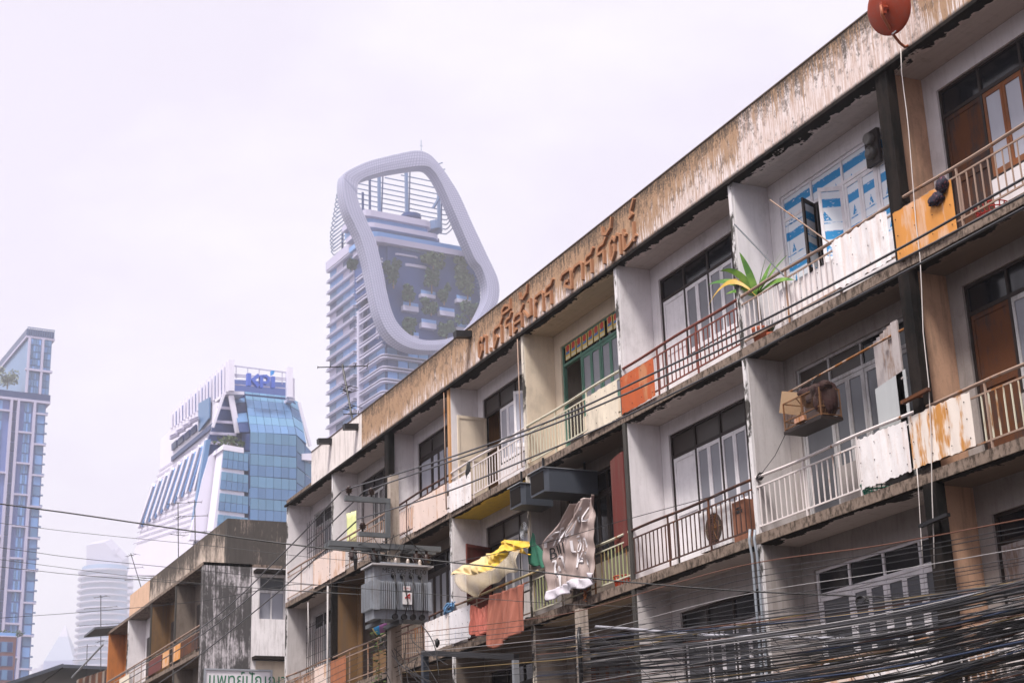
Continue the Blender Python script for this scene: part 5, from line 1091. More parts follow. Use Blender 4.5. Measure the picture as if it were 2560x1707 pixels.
# body: two blocks and the recess between them
a896 = lt.L(896, 1000)[0]; a818 = lt.L(818, 1000)[0]; ztopL = lt.L(818, 657)[1]; bR = lt.F(1212, 600)[0]
zterr = lt.F(*zz3(700, 830), 3)[1]
box1 = MB(); lt.box(box1, a896+1, a818, 1.2, 22, 0, ztopL-3); build(box1, 'rear_block', gl_dark, loop)
zfront = lt.F(1000, 860)[1]
box2 = MB(); lt.box(box2, 1.5, a896+1, 1.5, 30, 0, zfront); build(box2, 'front_block', gl_dark, loop)
box3 = MB(); lt.box(box3, 4, a896+6, 3.5, bR, zfront, lt.F(*zz3(1100, 1180), 4)[1]); build(box3, 'garden_wall', tw_grey, loop)
FH = 3.75
k = 0; z = 60.0
while z < ztopL-2:
    # white double bands per floor on the left block, then panes
    m1 = MB(); lt.box(m1, a896+3, a818+.5, -.4, 20, z, z+.3); lt.box(m1, a896+3, a818+.5, -.2, 20, z+.75, z+.95); build(m1, 'floor_band', tw_white, loop)
    z1, z2 = z+.98, z+FH-.05; w_ = (a818-a896-3)/4
    for j in range(4):
        mm = (gl_pale, tw_frame, gl_blue, gl_pale, gl_dark)[(j*2+k*3) % 5]; q = MB(); lt.box(q, a896+3+j*w_+.12, a896+3+(j+1)*w_-.12, .75, 1.1, z1, z2); build(q, 'pane', mm, loop)
    if z < zfront-2:
        m2 = MB(); P = lt.P
        for zo, hh in ((0, .32), (.9, .26)):
            m2.prism([P(a896, -.5, z+zo), P(1.2, -.5, z+zo), P(.2, -.2, z+zo), P(-.5, .8, z+zo), P(-.6, 26, z+zo), P(.9, 26, z+zo), P(.9, 1.2, z+zo), P(a896, 1.2, z+zo)], (0, 0, hh))
        build(m2, 'floor_band', tw_white, loop)
        for j in range(3):
            w2 = (a896-1.5)/3; q = MB(); lt.box(q, 1.5+j*w2+.15, 1.5+(j+1)*w2-.15, 1.0, 1.4, z1, z2); build(q, 'pane', (gl_pale, gl_blue, gl_dark)[(j+k) % 3], loop)
        for j in range(7):
            q = MB(); lt.box(q, 1.0, 1.4, 2+j*3.4, 2+j*3.4+3.1, z1, z2); build(q, 'pane', (gl_blue, gl_pale, gl_dark)[(j*2+k) % 3], loop)
    elif z < lt.L(930, 660)[1]:
        m2 = MB(); P = lt.P; lt.box(m2, .0, a896+1, -.4, .1, z, z+.5); lt.box(m2, .0, a896+1, -.4, .1, z+1.1, z+1.4); build(m2, 'open_rail', tw_white, loop)
        if k % 2 == 0:
            m3 = MB(); lt.box(m3, 5, 5.7, .3, 1, z, z+2*FH); build(m3, 'column', tw_white, loop)
    z += FH; k += 1
q = MB(); lt.box(q, a896+2.5, a818+.6, -.5, 20.5, ztopL-3, ztopL); build(q, 'roof_band', tw_frame, loop)
q = MB(); lt.box(q, a896-1.5, a896-.2, -.6, 1.0, 0, lt.L(896, 780)[1]); build(q, 'corner_pier', tw_white, loop)
# terraces inside the loop
def terrace(pts, a0, h, mat, name='terrace_band', depth=9, zoff=0):
    P2 = [lt.F(*zz3(*p), a0) for p in pts]; n = len(P2); m1 = MB()
    for (b0, z0), (b1, z1) in zip(P2, P2[1:]):
        m1.hexa([lt.P(a0, b0, z0-h), lt.P(a0, b1, z1-h), lt.P(a0+depth, b1, z1-h), lt.P(a0+depth, b0, z0-h), lt.P(a0, b0, z0), lt.P(a0, b1, z1), lt.P(a0+depth, b1, z1), lt.P(a0+depth, b0, z0)])
    return build(m1, name, mat, loop)
zA = lt.F(*zz3(900, 840), 5)[1]
def level(px0, px1, pz, pz2, a0, mat, name, depth=16, bulge=2.0):
    """horizontal storey between two zoom rows, with rounded front corners"""
    b0 = lt.F(*zz3(px0, pz), a0)[0]; b1 = lt.F(*zz3(px1, pz), a0)[0]; zt_ = lt.F(*zz3((px0+px1)/2, pz), a0)[1]; zb_ = lt.F(*zz3((px0+px1)/2, pz2), a0)[1]
    P = lt.P; pts = [P(a0+depth, b0, zb_), P(a0+bulge, b0, zb_), P(a0+.5, b0+1, zb_), P(a0, b0+2.5, zb_), P(a0, b1-2.5, zb_), P(a0+.5, b1-1, zb_), P(a0+bulge, b1, zb_), P(a0+depth, b1, zb_)]
    return build(MB().prism(list(reversed(pts)), (0, 0, zt_-zb_)), name, mat, loop)
level(560, 1320, 860, 925, 5, tw_frame, 'terrace_band'); level(590, 1290, 925, 1000, 6.5, gl_pale, 'terrace_glazing'); level(600, 1400, 1000, 1050, 4.5, tw_frame, 'terrace_band')
level(680, 1420, 1050, 1120, 7, gl_dark, 'terrace_glazing'); level(640, 1690, 1120, 1175, 3.0, gl_pale, 'terrace_glazing'); level(680, 1760, 1175, 1235, 2.0, tw_frame, 'terrace_band'); level(700, 1790, 1235, 1700, 4.5, tw_grey, 'garden_wall')
level(1030, 1220, 830, 862, 8, gl_dark, 'roof_plant'); level(1320, 1450, 910, 1000, 9, tw_steel, 'roof_plant')
level(870, 1200, 1290, 1310, 3.6, tw_frame, 'ledge', 3); level(980, 1300, 1400, 1430, 3.6, tw_frame, 'ledge', 3); level(960, 1400, 1210+40, 1265, 3.4, tw_steel, 'ledge', 3)
# hanging garden boxes
for i, (x0, y0, x1, y1) in enumerate(((930, 315, 1055, 380), (1235, 358, 1358, 425), (780, 415, 910, 495), (1090, 460, 1217, 535), (935, 560, 1062, 640), (1240, 600, 1350, 660), (820, 668, 912, 715))):
    (b0, z0) = lt.F(*zz4(x0, y0), 2.2); (b1, z1) = lt.F(*zz4(x1, y1), 2.2); q = MB(); lt.box(q, 2.2, 4.6, b0, b1, z1+.6, z0); build(q, 'garden_box', tw_white, loop)
    q = MB(); lt.box(q, 2.3, 2.4, b0, b1, z0, z0+1.1); build(q, 'glass_rail', gl_pale, loop)
# open crown: horizontal pipes running round the back, masts behind
zleft = lt.L(*zz3(335, 485), -3)[1]; aL = lt.L(*zz3(200, 920), -3)[0]
def inner_x(y, side):
    L_ = ((340, 1275), (400, 1340), (500, 1400), (620, 1460), (760, 1520), (920, 1590), (1060, 1650)) if side > 0 else ((340, 1000), (368, 920), (392, 790), (435, 640), (500, 520), (620, 495), (740, 520), (870, 580), (1000, 640))
    for (y0, x0), (y1, x1) in zip(L_, L_[1:]):
        if y <= y1: return x0+(x1-x0)*max(0, (y-y0))/(y1-y0)
    return L_[-1][1]
for i in range(11):   # straight runs behind the opening, the lower ones bending forward at the right
    yl = 372+i*54; ab = 16; P = lt.P; yr_ = yl+.15*(1450-600)
    xl, xr = inner_x(yl-40, -1)-30, inner_x(yr_, 1)+35; bl_, zc_ = lt.F(*zz3(xl, yl-.15*(600-xl)), ab); br_ = lt.F(*zz3(min(xr, 1420), yr_), ab)[0]
    pts = [P(ab, bl_, zc_), P(ab, (bl_+br_)/2, zc_), P(ab, br_-1, zc_)]
    if xr > 1420:
        bq = lt.F(*zz3(xr-10, yr_-30), 2)[0]; pts += [P(ab-1.5, br_+1.2, zc_), P(6, bq-.6, zc_), P(2, bq, zc_)]
    build(MB().tube(spline(pts, 4), .2, 5), 'crown_pipe', tw_steel, loop)
for i in range(15):  # hairpin pipes along the left side
    yy_ = 500+i*36; rx_ = 338+max(0, (yy_-560)*.27); lx_ = 262-72*min(1, i/9)+max(0, i-11)*4; P = lt.P; bs = -2.2+.1*i
    a0_, zc_ = lt.L(*zz3(rx_+45, yy_), bs); a1_ = lt.L(*zz3(lx_, yy_+.62*(rx_+45-lx_)), bs)[0]
    pts = [P(a0_, bs, zc_), P((a0_+a1_)/2, bs, zc_), P(a1_-1.2, bs, zc_), P(a1_-.2, bs+.5, zc_-.35), P(a1_, bs+.9, zc_-.7), P(a1_-.8, bs+1.4, zc_-1.0), P((a0_+a1_)/2, bs+1.6, zc_-1.1)]
    build(MB().tube(spline(pts, 4), .17, 5), 'crown_pipe', tw_steel, loop)
for j in range(5):
    q = MB(); aj = aL*(.3+.16*j); lt.box(q, aj, aj+.5, .2, .8, ztopL-3, zleft-4-j*2.5); build(q, 'crown_mast', gl_dark, loop)
for (x, y0, y1) in ((730, 380, 830), (1025, 330, 850), (1375, 440, 930)):
    (b0, z0), (b1, z1) = lt.F(*zz3(x, y0), 14), lt.F(*zz3(x, y1), 14); build(MB().bar(lt.P(14, b0, z0), lt.P(14, b0, z1-4), .9), 'crown_mast', tw_steel, loop); build(MB().bar(lt.P(14, b0+1.4, z0), lt.P(14, b0+.6, z1-4), .35), 'crown_mast', gl_dark, loop)
(b0, z0), (b1, z1) = lt.F(*zz3(1450, 570), 8), lt.F(*zz3(1380, 740), 8); build(MB().bar(lt.P(8, b0, z0), lt.P(12, b1, z1), .7), 'crown_mast', tw_steel, loop)
(b0, z0) = lt.F(*zz3(1190, 160), -4); build(MB().bar(lt.P(-4, b0, z0-.3), lt.P(-4, b0, z0+3.6), .14).bar(lt.P(-4, b0-.5, z0+1.6), lt.P(-4, b0+.5, z0+1.6), .1), 'lightning_rod', tw_steel, loop)
for i in range(9):
    (b0, z0) = lt.F(*zz4(1440+i*7, 60+i*34), 0); build(MB().bar(lt.P(1, b0-2.5, z0), lt.P(1, b0+3.5, z0+.8), .3), 'side_strut', tw_steel, loop)
# garden trees
def far_tree(label, c_, rx, rz, n, leaf, mat, group, depth=2.0):
    t_ = T('tree', label, 'tree', c_-UP*rz*1.25, group); b = MB(); rnd = random.Random(int(c_.z*100))
    cl = [(rnd.uniform(-.6, .6), rnd.uniform(-.7, .7), rnd.uniform(.3, .5)) for _ in range(9)]
    for i in range(n):
        u_, v_, r_ = cl[i % 9]; d = Vector((rnd.gauss(0, 1), rnd.gauss(0, 1), rnd.gauss(0, 1))).normalized()*r_*rnd.uniform(.5, 1.05)
        p = c_+GB*(u_+d.x)*rx+UP*(v_+d.z)*rz+GA*(d.y)*depth; e1 = Vector((rnd.gauss(0, 1), rnd.gauss(0, 1), rnd.gauss(0, 1))).normalized()*leaf; e2 = e1.cross(Vector((rnd.gauss(0, 1), rnd.gauss(0, 1), rnd.gauss(0, 1)))).normalized()*leaf*.6
        b.add([p-e1, p-e2, p+e1, p+e2], [(0, 1, 2, 3)])
    build(b, 'crown', mat, t_); build(MB().tube([c_-UP*rz*1.25, c_-UP*rz*.5, c_+UP*rz*.3], [.25, .18, .06], 6), 'trunk', bpy.data.materials['bark'], t_)
    for i in range(4):
        a = rnd.uniform(-1, 1); build(MB().tube([c_-UP*rz*.6, c_+GB*a*rx*.6+UP*rz*rnd.uniform(0, .5)], [.1, .03], 5), 'limb', bpy.data.materials['bark'], t_)
mft = paint('garden_foliage', (.04, .085, .045), var=.5, scale=.5, streak=False, grime_amt=.2); mft2 = paint('pale_garden_foliage', (.075, .115, .05), var=.45, scale=.5, streak=False, grime_amt=.2)  # second foliage green is paler and yellower
for i, (x, y, rx, rz, mm, lab) in enumerate(((690, 130, 80, 100, mft, 'bushy tree at the left inside the loop of the tower'), (1030, 40, 110, 55, mft2, 'wide flat tree at the top of the loop garden'), (1015, 190, 60, 90, mft, 'upright tree in the middle of the loop garden'), (1260, 90, 55, 70, mft2, 'pale tree high at the right of the loop garden'), (1320, 210, 115, 110, mft2, 'biggest pale tree at the right inside the loop'), (830, 320, 60, 70, mft, 'dark shrub left of the highest white garden box'), (1120, 310, 55, 75, mft, 'tree right of the highest white garden box'), (1010, 430, 75, 55, mft, 'tree above the lowest middle garden box'), (1350, 490, 120, 85, mft, 'wide dark tree at the lower right of the loop'), (840, 590, 70, 70, mft, 'tree at the lower left of the loop'), (1140, 620, 80, 60, mft, 'shrub at the bottom right of the loop garden'), (340, 65, 40, 40, mft, 'tree on the outer left terrace of the loop tower'))):
    bb, zz_ = lt.F(*zz4(x, y), 1.5); k_ = 450/4010*.2933*1.06; far_tree(lab, lt.P(1.2, bb, zz_), rx*k_*1.3, rz*k_*1.3, 640, .62, mm, 'garden trees on the loop tower')

# --- tower with the blue letters
kt = Tower(577, 980, 288); zz5 = lambda a, b: (300+a*.2933, 880+b*.2933)
kp_white = plain('office_white_cladding', (.66, .64, .75), .5, var=.05, scale=.2)
kp = T('office_tower', 'white and teal glass office tower with blue rooftop letters', 'tower', kt.C)
def kl(pts, b=0): return [kt.P(a, b, z) for a, z in (kt.L(*zz5(*p), b) for p in pts)]
def kf(pts, a=0): return [kt.P(a, b, z) for b, z in (kt.F(*zz5(*p), a) for p in pts)]
body = kl([(890, 345), (430, 655), (350, 740), (338, 1000), (300, 1130), (165, 1560), (60, 1900), (560, 1900), (640, 1560), (700, 900), (770, 740)])
build(MB().prism(list(reversed(body)), GB*9), 'stone_body', kp_white, kp)
# seams and a dark bar for the shade in a groove on the white flank
for y in range(0, 14):
    p0, p1 = kl([(330-y*17, 1010+y*48), (690-y*6, 770+y*54)], -.15); build(MB().bar(p0, p1, .06, .12), 'joint', tw_frame, kp)
p0, p1 = kl([(445, 912), (800, 620)], -.2); build(MB().bar(p0, p1, .5, .9), 'painted_groove', gl_dark, kp)
tops = [(290, 1130), (345, 1085), (400, 1040), (450, 992), (510, 945), (565, 900), (625, 850), (685, 800), (745, 745)]; bots = [(165, 1490), (225, 1450), (277, 1420), (328, 1380), (380, 1338), (440, 1296), (505, 1240), (572, 1196), (640, 1176)]
for t, bt in zip(tops, bots):
    p0, p1 = kl([t, bt], -.3); build(MB().bar(p0, p1, .7, .9), 'slanted_fin', kp_white, kp)
    q0, q1 = kl([(t[0]+20, t[1]+8), (bt[0]+22, bt[1]-16)], -.15); build(MB().bar(q0, q1, .3, 1.0), 'slanted_window', gl_pale, kp)
for i in range(4):
    x = 450+i*55; q = kl([(x, 760-i*44+25), (x+42, 730-i*44+18), (x+42, 805-i*44), (x, 840-i*44)], -.1); build(MB().slab(q, GB, -.3), 'window', gl_dark, kp)
    for j in range(3):
        p0, p1 = kl([(x-22, 745-i*44+j*14-30), (x+50, 712-i*44+j*14-30)], -1.2); build(MB().bar(p0, p1, .5, .12), 'sun_louvre', tw_frame, kp)
q = kl([(680, 440), (775, 385), (770, 560), (680, 680)], -.4); build(MB().slab(q, GB, -.3), 'window', gl_blue, kp)
# stepped glass between flank and front
q = kf([(880, 345), (945, 365), (1015, 700), (1050, 1560), (620, 1560), (690, 1100), (735, 790), (805, 600)], 1.8); build(MB().prism(q, GA*.8), 'glass_core', gl_dark, kp)
q = kf([(875, 790), (760, 885), (700, 1090), (590, 1600), (790, 1600), (845, 1000)], .6); build(MB().prism(q, GA*1.0), 'wing_flank', kp_white, kp)
q = kf([(735, 745), (775, 740), (640, 1600), (595, 1600)], .9); build(MB().prism(q, GA*1.0), 'glass_strip', gl_blue, kp)
p0, p1 = kf([(945, 370), (1005, 690)], .3); build(MB().bar(p0, p1, .45, 1.0), 'white_rib', kp_white, kp)
p0, p1 = kf([(890, 345), (790, 640)], .6); build(MB().bar(p0, p1, .3, .5), 'white_rib', kp_white, kp)
for y in (470, 590, 690, 770):
    p0, p1 = kf([(850-(y-400)*.28, y), (950+(y-400)*.14, y+12)], 1.2); build(MB().bar(p0, p1, .3, .5), 'floor_band', tw_frame, kp)
# terraced wing at the left of the front
w0 = kf([(885, 785), (1055, 815), (1065, 1800), (760, 1800)], -3.5); build(MB().prism(w0, GA*3.5), 'wing', kp_white, kp)
for i in range(5):
    y0 = 835+i*182; sh_ = (i*182)*.085; tl_, tr_q, br_, bl_ = kf([(880-sh_, y0), (1090, y0+32), (1090, y0+180), (865-sh_, y0+150)], -3.6)
    grid((tl_, tr_q, br_, bl_), 2, 5, None, kp, .25, .07, nrm=-GA, pick=lambda r, c_: (gl_teal, gl_blue)[r])
q = kf([(885, 785), (1055, 815), (1055, 860), (870, 830)], -3.9); build(MB().prism(q, GA*6), 'wing_parapet', kp_white, kp)
hb = kt.F(*zz5(940, 775), 0); far_tree('shrubs on the roof terrace of the office tower with blue letters', kt.P(-1, hb[0], hb[1]+.2), 4.0, 1.0, 260, .35, mft2, None, 1.5)
# bulging front
low = kf([(1105, 690), (1505, 700), (1505, 1560), (1090, 1560)], -4); core = kf([(950, 345), (1440, 390), (1495, 430), (1585, 780), (1600, 1900), (1000, 1900), (1000, 690)], 3); build(MB().prism(core, GA*16), 'glass_core', gl_dark, kp)
for i in range(6):
    y0 = 690+i*188; tl_, tr_q, br_, bl_ = kf([(1110, y0-10), (1500, y0+22), (1500, y0+205), (1105, y0+178)], -4)
    grid((tl_, tr_q, br_, bl_), 2, 6, None, kp, .25, .07, nrm=-GA, pick=lambda r, c_: (gl_teal, gl_blue)[r])
s1 = kf([(1110, 690), (1110, 1800)], -4); s2 = kf([(1040, 690), (1020, 1800)], 1)
grid((s2[0], s1[0], s1[1], s2[1]), 7, 1, [gl_dark, gl_blue], kp, .2, .2, nrm=(-GA-GB).normalized())
s1 = kf([(1500, 712), (1500, 1800)], -4); s2 = kf([(1640, 860), (1640, 1800)], -1)
grid((s1[0], s2[0], s2[1], s1[1]), 8, 2, [gl_teal, gl_blue], kp, .2, .2, nrm=(-GA+GB*.3).normalized())
lo_ = kf([(1500, 712), (1110, 690)], -4); hi_ = kf([(1430, 385), (1060, 345)], 4)
grid((hi_[1], hi_[0], lo_[0], lo_[1]), 5, 6, None, kp, .25, .08, pick=lambda r, c_: (gl_teal, gl_blue, gl_blue, gl_teal, gl_blue)[r], nrm=(-GA+UP*.8).normalized())
sl = kf([(1500, 712), (1590, 790)], -3); sh2 = kf([(1430, 385), (1520, 430)], 4)
grid((sh2[0], sh2[1], sl[1], sl[0]), 4, 1, [gl_teal, gl_blue], kp, .2, .2, nrm=(-GA+UP*.5).normalized())
sl = kf([(1015, 690), (1105, 690)], -2); sh2 = kf([(950, 365), (1055, 350)], 4)
grid((sh2[0], sh2[1], sl[1], sl[0]), 4, 1, [gl_blue, gl_dark], kp, .2, .2, nrm=(-GA+UP*.5).normalized())
p0, p1 = kf([(1525, 430), (1620, 800)], -.5); build(MB().bar(p0, p1, .3, .6), 'white_rib', kp_white, kp)
q = kf([(1550, 865), (1650, 860), (1650, 925), (1550, 915)], -3.5); build(MB().prism(q, GA*6), 'wing_parapet', kp_white, kp)
# crown screens
q = kf([(910, 345), (1440, 395), (1440, 260), (910, 230)], 4); build(MB().prism(q, GA*14), 'plant_room', tw_lav, kp)
q = kf([(905, 330), (1060, 335), (1060, 362), (905, 356)], 0); build(MB().prism(q, GA*6), 'ledge', kp_white, kp)
q = kf([(1440, 385), (1490, 392), (1492, 415), (1440, 410)], 0); build(MB().prism(q, GA*6), 'ledge', kp_white, kp)
for x, y0, y1, w in ((912, 85, 340, .5), (945, 72, 335, 1.1), (1443, 135, 390, 1.1), (1478, 225, 400, .4)):
    p0, p1 = kf([(x, y0), (x, y1)], 0); build(MB().bar(p0, p1, w, w), 'crown_post', kp_white, kp)
for (xa, ya, xb, yb) in ((930, 112, 1465, 180), (960, 190, 1430, 225), (960, 205, 1430, 240), (960, 275, 1430, 310)):
    p0, p1 = kf([(xa, ya), (xb, yb)], .3); build(MB().bar(p0, p1, .16, .2), 'crown_rail', tw_frame, kp)
for i in range(5): p0, p1 = kf([(990+i*98, 120+i*12), (990+i*98, 225+i*12)], .4); build(MB().bar(p0, p1, .12, .12), 'crown_mullion', tw_frame, kp)
for i in range(18):
    t = i/17; x = 438+t*470; yt = 508-t*425; yb = 650-t*310; p0, p1 = kl([(x, yt), (x, yb)], -.2); build(MB().bar(p0, p1, .5, .3), 'crown_fin', kp_white, kp)
    if i < 17:
        q = kl([(x+6, yt+34-8), (x+24, yt+10), (x+24, yb-14), (x+6, yb-2)], .3); build(MB().slab(q, GB, .15), 'crown_screen', tw_lav if i % 2 else tw_frame, kp)
# rooftop letters
lk = kf([(1080, 285), (1320, 310)], -1.2); ex = (lk[1]-lk[0]); LW = ex.length; ex.normalize(); LH = 11.2*LW/22 if LW else 8
mkb = plain('royal_blue_sign', (.06, .12, .50), .4, var=.05); mkc = plain('cyan_sign', (.0, .22, .60), .4, var=.05)
def kstroke(pts, w, name='letter', mat=None):
    m1 = MB(); pp = [lk[0]+ex*LW*x+UP*LW*y for x, y in pts]
    for j, (a_, b_) in enumerate(zip(pp, pp[1:])):
        d = (b_-a_).normalized()*LW*w*.35; m1.bar(a_-d*(j > 0), b_+d*(j < len(pp)-2), LW*w, .8+.02*j, up=GA)
    return m1
kk = kstroke([(.06, -.01), (.06, .42)], .13); k2 = kstroke([(.40, .40), (.20, .21), (.40, .0)], .12); kk.add(k2.v, k2.f); build(kk, 'letter', mkb, kp)
pp_ = kstroke([(.50, -.04), (.50, .40)], .11); k2 = kstroke([(.50, .37), (.66, .39), (.75, .33), (.75, .22), (.66, .15), (.53, .16)], .085); pp_.add(k2.v, k2.f); build(pp_, 'letter', mkb, kp)
build(kstroke([(.92, .0), (.92, .40)], .12), 'letter', mkb, kp)
am = MB(); o0 = lk[0]; am.prism([o0+ex*LW*.89+UP*LW*.47, o0+ex*LW*.95+UP*LW*.50, o0+ex*LW*.99+UP*LW*.62, o0+ex*LW*.88+UP*LW*.62], GA*.8); build(am, 'letter_accent', mkc, kp)

# --- residential tower at the left edge
rt = Tower(58, 975, 520); zz6 = lambda a, b: (a*.2934, 780+b*.2934)
rz = T('residential_tower', 'tall blue glass residential tower with white grid at the left edge', 'tower', rt.C)
bRR = rt.F(*zz6(455, 250))[0]; zTop = rt.F(*zz6(330, 150))[1]; zMid = rt.F(*zz6(250, 690))[1]; zPar = rt.F(*zz6(320, 225))[1]
q = MB(); rt.box(q, .6, 75, .6, bRR-.3, zMid-2, zPar); build(q, 'upper_block', gl_blue, rz); q = MB(); rt.box(q, .6, 24, -22, bRR-.9, 0, zMid); build(q, 'lower_block', tw_lav, rz)
q = MB(); rt.box(q, .2, 75.3, -.1, bRR+.5, zPar, zPar+.7); build(q, 'roof_band', tw_frame, rz)
q = MB(); rt.box(q, .3, .5, .1, bRR+.3, zPar+.7, zTop); build(q, 'roof_screen', gl_dark, rz); q = MB(); rt.box(q, .3, 75, -.1, .1, zPar+.7, zTop); build(q, 'roof_screen', gl_dark, rz)
for i in range(12):
    b0 = .3+i*(bRR-.2)/11; q = MB(); rt.box(q, 0, .25, b0-.1, b0+.1, zPar+.7, zTop+.6); build(q, 'roof_post', tw_steel, rz)
q = MB(); rt.box(q, .0, .25, .1, bRR+.3, zTop+.3, zTop+.55); build(q, 'roof_rail', tw_steel, rz)
q = MB(); rt.box(q, -.3, 24, -22, bRR+.1, zMid-2.2, zMid); build(q, 'dark_band', gl_dark, rz); q = MB(); rt.box(q, -.5, 24, -22, bRR+.2, zMid-3.0, zMid-2.2); build(q, 'floor_band', tw_frame, rz)
cw_ = [-10.5, -5.2, -3.6, -2.4, 1.0, bRR*.56, bRR-.4]
for bb in (1.0, bRR*.62):
    q = MB(); rt.box(q, -.4, .6, bb-.35, bb+.35, zMid, zPar); build(q, 'white_pier', tw_frame, rz)
for zf_ in (zMid+(zPar-zMid)*.42,): q = MB(); rt.box(q, -.45, .6, .2, bRR+.2, zf_-.35, zf_+.35); build(q, 'floor_band', tw_frame, rz)
for i in range(8):
    for j, (b0, b1) in enumerate(((1.5, bRR*.62-.5), (bRR*.62+.5, bRR-.5))):
        z0 = zMid+.3+i*(zPar-zMid)/8; n = 4 if j == 0 else 2
        for m_ in range(n):
            q = MB(); w_ = (b1-b0)/n; rt.box(q, .3, .5, b0+m_*w_+.08, b0+(m_+1)*w_-.08, z0, z0+(zPar-zMid)/8-.5); build(q, 'pane', (gl_blue, gl_pale, gl_blue)[(i+m_+j) % 3], rz)
for bb in (-3.4, -1.2, bRR*.46): q = MB(); rt.box(q, -.5, .6, bb-.4, bb+.4, 0, zMid-3); build(q, 'white_pier', tw_frame, rz)
zf_ = zMid-3; i = 0
while zf_ > 40:
    if i % 3 == 0:
        q = MB(); rt.box(q, -.4, .6, -1.2, bRR*.46, zf_-10.6, zf_-10.0); build(q, 'floor_band', tw_frame, rz); q = MB(); rt.box(q, -.4, .6, bRR*.46, bRR-.4, zf_-3.9, zf_-3.3); build(q, 'floor_band', tw_frame, rz)
    if i % 6 == 0: q = MB(); rt.box(q, -.4, .6, -22, -3.4, zf_-4, zf_-3.4); build(q, 'floor_band', tw_frame, rz)
    for b0, b1, n in ((.9, bRR*.46-.9, 3), (bRR-3.6, bRR-1.2, 1), (-22, -6.0, 4)):
        for m_ in range(n):
            w_ = (b1-b0)/n; q = MB(); rt.box(q, .25, .5, b0+m_*w_+.06, b0+(m_+1)*w_-.06, zf_-3.3, zf_-.35); build(q, 'pane', gl_pale if (m_+i) % 2 else gl_blue, rz)
    q = MB(); rt.box(q, -.2, .4, bRR-1.2, bRR-.3, zf_-3.4, zf_-2.9); build(q, 'balcony', tw_steel, rz); q = MB(); rt.box(q, .2, .5, -3.0, -1.6, zf_-3.2, zf_-.3); build(q, 'pane', gl_dark, rz)
    zf_ -= 3.4; i += 1
hb = rt.F(*zz6(70, 530), 2); far_tree('pale tree on the roof terrace of the residential tower', rt.P(2, hb[0], hb[1]-1), 4.5, 3.2, 420, .5, plain('pale_foliage', (.20, .24, .18), .7, var=.4, scale=.6), None, 3)

# --- round stacked tower, far off
c_ = PD(262, 1500, 2000); rd = T('round_tower', 'pale round tower of stacked ring floors fading in the haze', 'tower', (c_.x, c_.y, 0))
S = 2000/4010.0; ztop = PD(262, 1420, 2000).z
build(MB().lathe([(29, 0), (29, ztop)], (c_.x, c_.y, 0), n=36), 'core', gl_blue, rd, True)
first = None; zr_ = ztop-7.5
while zr_ > 120:
    w_ = build(MB().lathe([(32.2, 0), (33.3, .6), (33.3, 1.9), (28.8, 2.3)], (c_.x, c_.y, zr_), n=36), 'ring_floor', tw_white, rd) if first is None else repeat(first, (0, 0, zr_-f0))
    if first is None: first, f0 = w_, zr_
    zr_ -= 7.6
side = _r0*1.0
for px0, px1, py0, py1, py2 in ((216, 262, 1362, 1355, 1425), (262, 305, 1356, 1400, 1425)):
    a_, b_, d_, e_ = PD(px0, py0, 1986), PD(px1, py1, 1986), PD(px1, py2, 1986), PD(px0, py2, 1986); build(MB().prism([a_, b_, d_, e_], _f*34), 'crown_screen', tw_white, rd)
build(MB().bar(PD(285, 1385, 1986), PD(300, 1370, 1986), 2.8).bar(PD(290, 1388, 1986), PD(284, 1372, 1986), 2.2), 'roof_crane', tw_frame, rd)
for i in range(14):
    z0 = PD(330, 1430+i*17, 1986).z; p = PD(318, 1430+i*17, 1986); q_ = PD(333-(2 if i % 2 else 0), 1430+i*17, 1986); build(MB().bar(p, q_, 19, 4.5), 'side_balcony', tw_white, rd)
# --- tower with a pyramid roof, farthest
c_ = PD(158, 1650, 2600); py_t = T('pyramid_tower', 'faint far tower with a pointed pyramid roof in the haze', 'tower', (c_.x, c_.y, 0))
S = 2600/4010.0; zb = PD(158, 1655, 2600).z; zt = PD(158, 1592, 2600).z; R_ = 36*S
rot = lambda r, z: [Vector((c_.x, c_.y, z))+_r0*dx*r+Vector((-_r0.y, _r0.x, 0))*dy*r for dx, dy in ((-1, -1), (1, -1), (1, 1), (-1, 1))]
build(MB().hexa(rot(R_, 0)+rot(R_, zb)), 'shaft', tw_lav, py_t); build(MB().hexa(rot(R_*.98, zb)+rot(R_*.3, zt)), 'roof', tw_steel, py_t); build(MB().hexa(rot(R_*.3, zt)+rot(R_*.02, PD(158, 1562, 2600).z)), 'spire', tw_white, py_t)
for i in range(7): p = PD(126+i*11, 1672, 2592); build(MB().bar(p-UP*8, p+UP*8, 3.2), 'window', gl_dark, py_t)
for dx, hh in ((-62, 1672), (-45, 1662), (48, 1665), (30, 1668)):
    p = PD(158+dx, hh, 2600); build(MB().box(p.x-12, p.x+12, p.y-8, p.y+8, 0, p.z), 'side_block', tw_white, py_t)
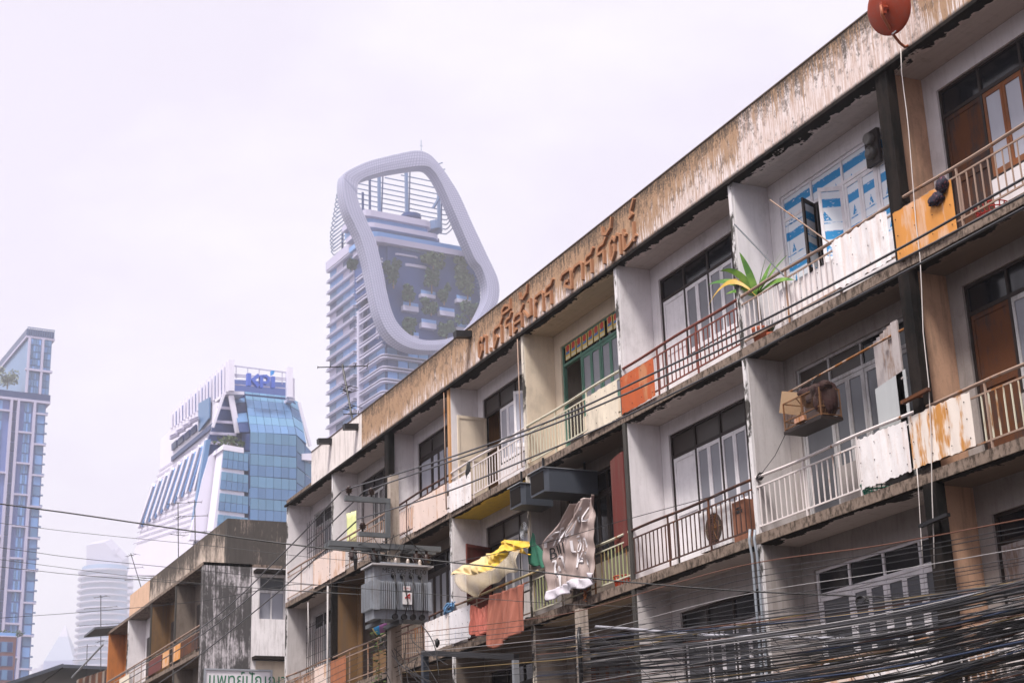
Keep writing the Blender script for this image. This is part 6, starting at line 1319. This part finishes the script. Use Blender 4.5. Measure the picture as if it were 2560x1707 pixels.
# --- brick red block in the lower left corner
rb = Tower(40, 1600, 400); zz7 = lambda a, b: (a*.2978, 1240+b*.2978)
rbk = T('brick_block', 'brick red block with grey windows in the lower left corner', 'building', rb.C)
zt_ = rb.F(*zz7(100, 1180))[1]; bR2 = rb.F(*zz7(132, 1300))[0]
q = MB(); rb.box(q, 0, 12, -14, bR2, 0, zt_); build(q, 'wall', paint('brick_red_wall', (.16, .075, .08), grime_amt=.15), rbk)
q = MB(); rb.box(q, -.1, 12, -14, bR2+.05, zt_, zt_+.25); build(q, 'parapet', tw_frame, rbk); q = MB(); rb.box(q, .1, .2, -14, bR2-.2, zt_+.25, zt_+1.0); build(q, 'glass_rail', gl_pale, rbk)
for j in range(5):
    for i in range(5):
        b0, z0 = rb.F(*zz7(10-i*95, 1305+j*118)); q = MB(); rb.box(q, -.08, 0, b0-.1, b0+2.6, z0, z0+2.4); w_ = build(q, 'window', tw_steel, rbk)
        for m_ in (0, 1): q = MB(); rb.box(q, -.12, -.08, b0+.02+m_*1.3, b0+1.18+m_*1.3, z0+.1, z0+2.3); build(q, 'pane', gl_dark if m_ else gl_blue, w_)
hb = rb.F(*zz7(70, 1150), 1); far_tree('low shrubs on the roof of the brick red block', rb.P(1, hb[0], hb[1]), 4.0, 1.0, 200, .3, mft, None, 1)

# ---------------------------------------------------------------- unseen houses added behind the camera to shade the lower floors
for i, (x0, w, h) in enumerate(((-74, 17, 13), (-56, 19, 15), (-36, 15, 12), (-20, 13, 14), (-6, 14, 11), (9, 16, 16), (26, 18, 10))):
    hh_ = T('shophouse', 'plain unseen %s shophouse %d m tall added for shade on the near side of the street' % (('dark grey', 'light grey')[i % 2], h), 'house', (x0+w/2, -9, 0), 'unseen shading houses on the near side of the street')
    build(MB().box(x0, x0+w-.3, -16, -4, 0, h), 'wall', MT['grey'] if i % 2 else MT['dimgrey'], hh_); build(MB().box(x0-.1, x0+w-.2, -16.2, -3.6, h, h+.3), 'roof', MT['slab'], hh_)
    first = None
    for f in range(int(h/3.3)):
        for j in range(int(w/4)):
            w_ = build(MB().box(x0+1+j*4, x0+3.6+j*4, -3.98, -3.9, 1+f*3.3, 2.6+f*3.3), 'window', MT['dark'], hh_) if first is None else repeat(first, (j*4, 0, f*3.3))
            first = first or w_
# ---------------------------------------------------------------- haze
hz = build(MB().box(-2950, 200, -700, 900, -1.3, 430), 'haze', None, base=(-1375, 100, -1.3)); hz.data.materials.clear(); hz['kind'] = 'stuff'
hm = bpy.data.materials.new('haze_air'); hm.use_nodes = True; hn = hm.node_tree.nodes
for n in list(hn): hn.remove(n)
ho = hn.new('ShaderNodeOutputMaterial'); hv = hn.new('ShaderNodeVolumePrincipled'); hv.inputs['Color'].default_value = (.94, .95, 1.0, 1); hv.inputs['Density'].default_value = .00050; hv.inputs['Anisotropy'].default_value = .55
hm.node_tree.links.new(hv.outputs[0], ho.inputs['Volume']); hz.data.materials.append(hm)
try: hm.cycles.homogeneous_volume = True
except Exception: pass
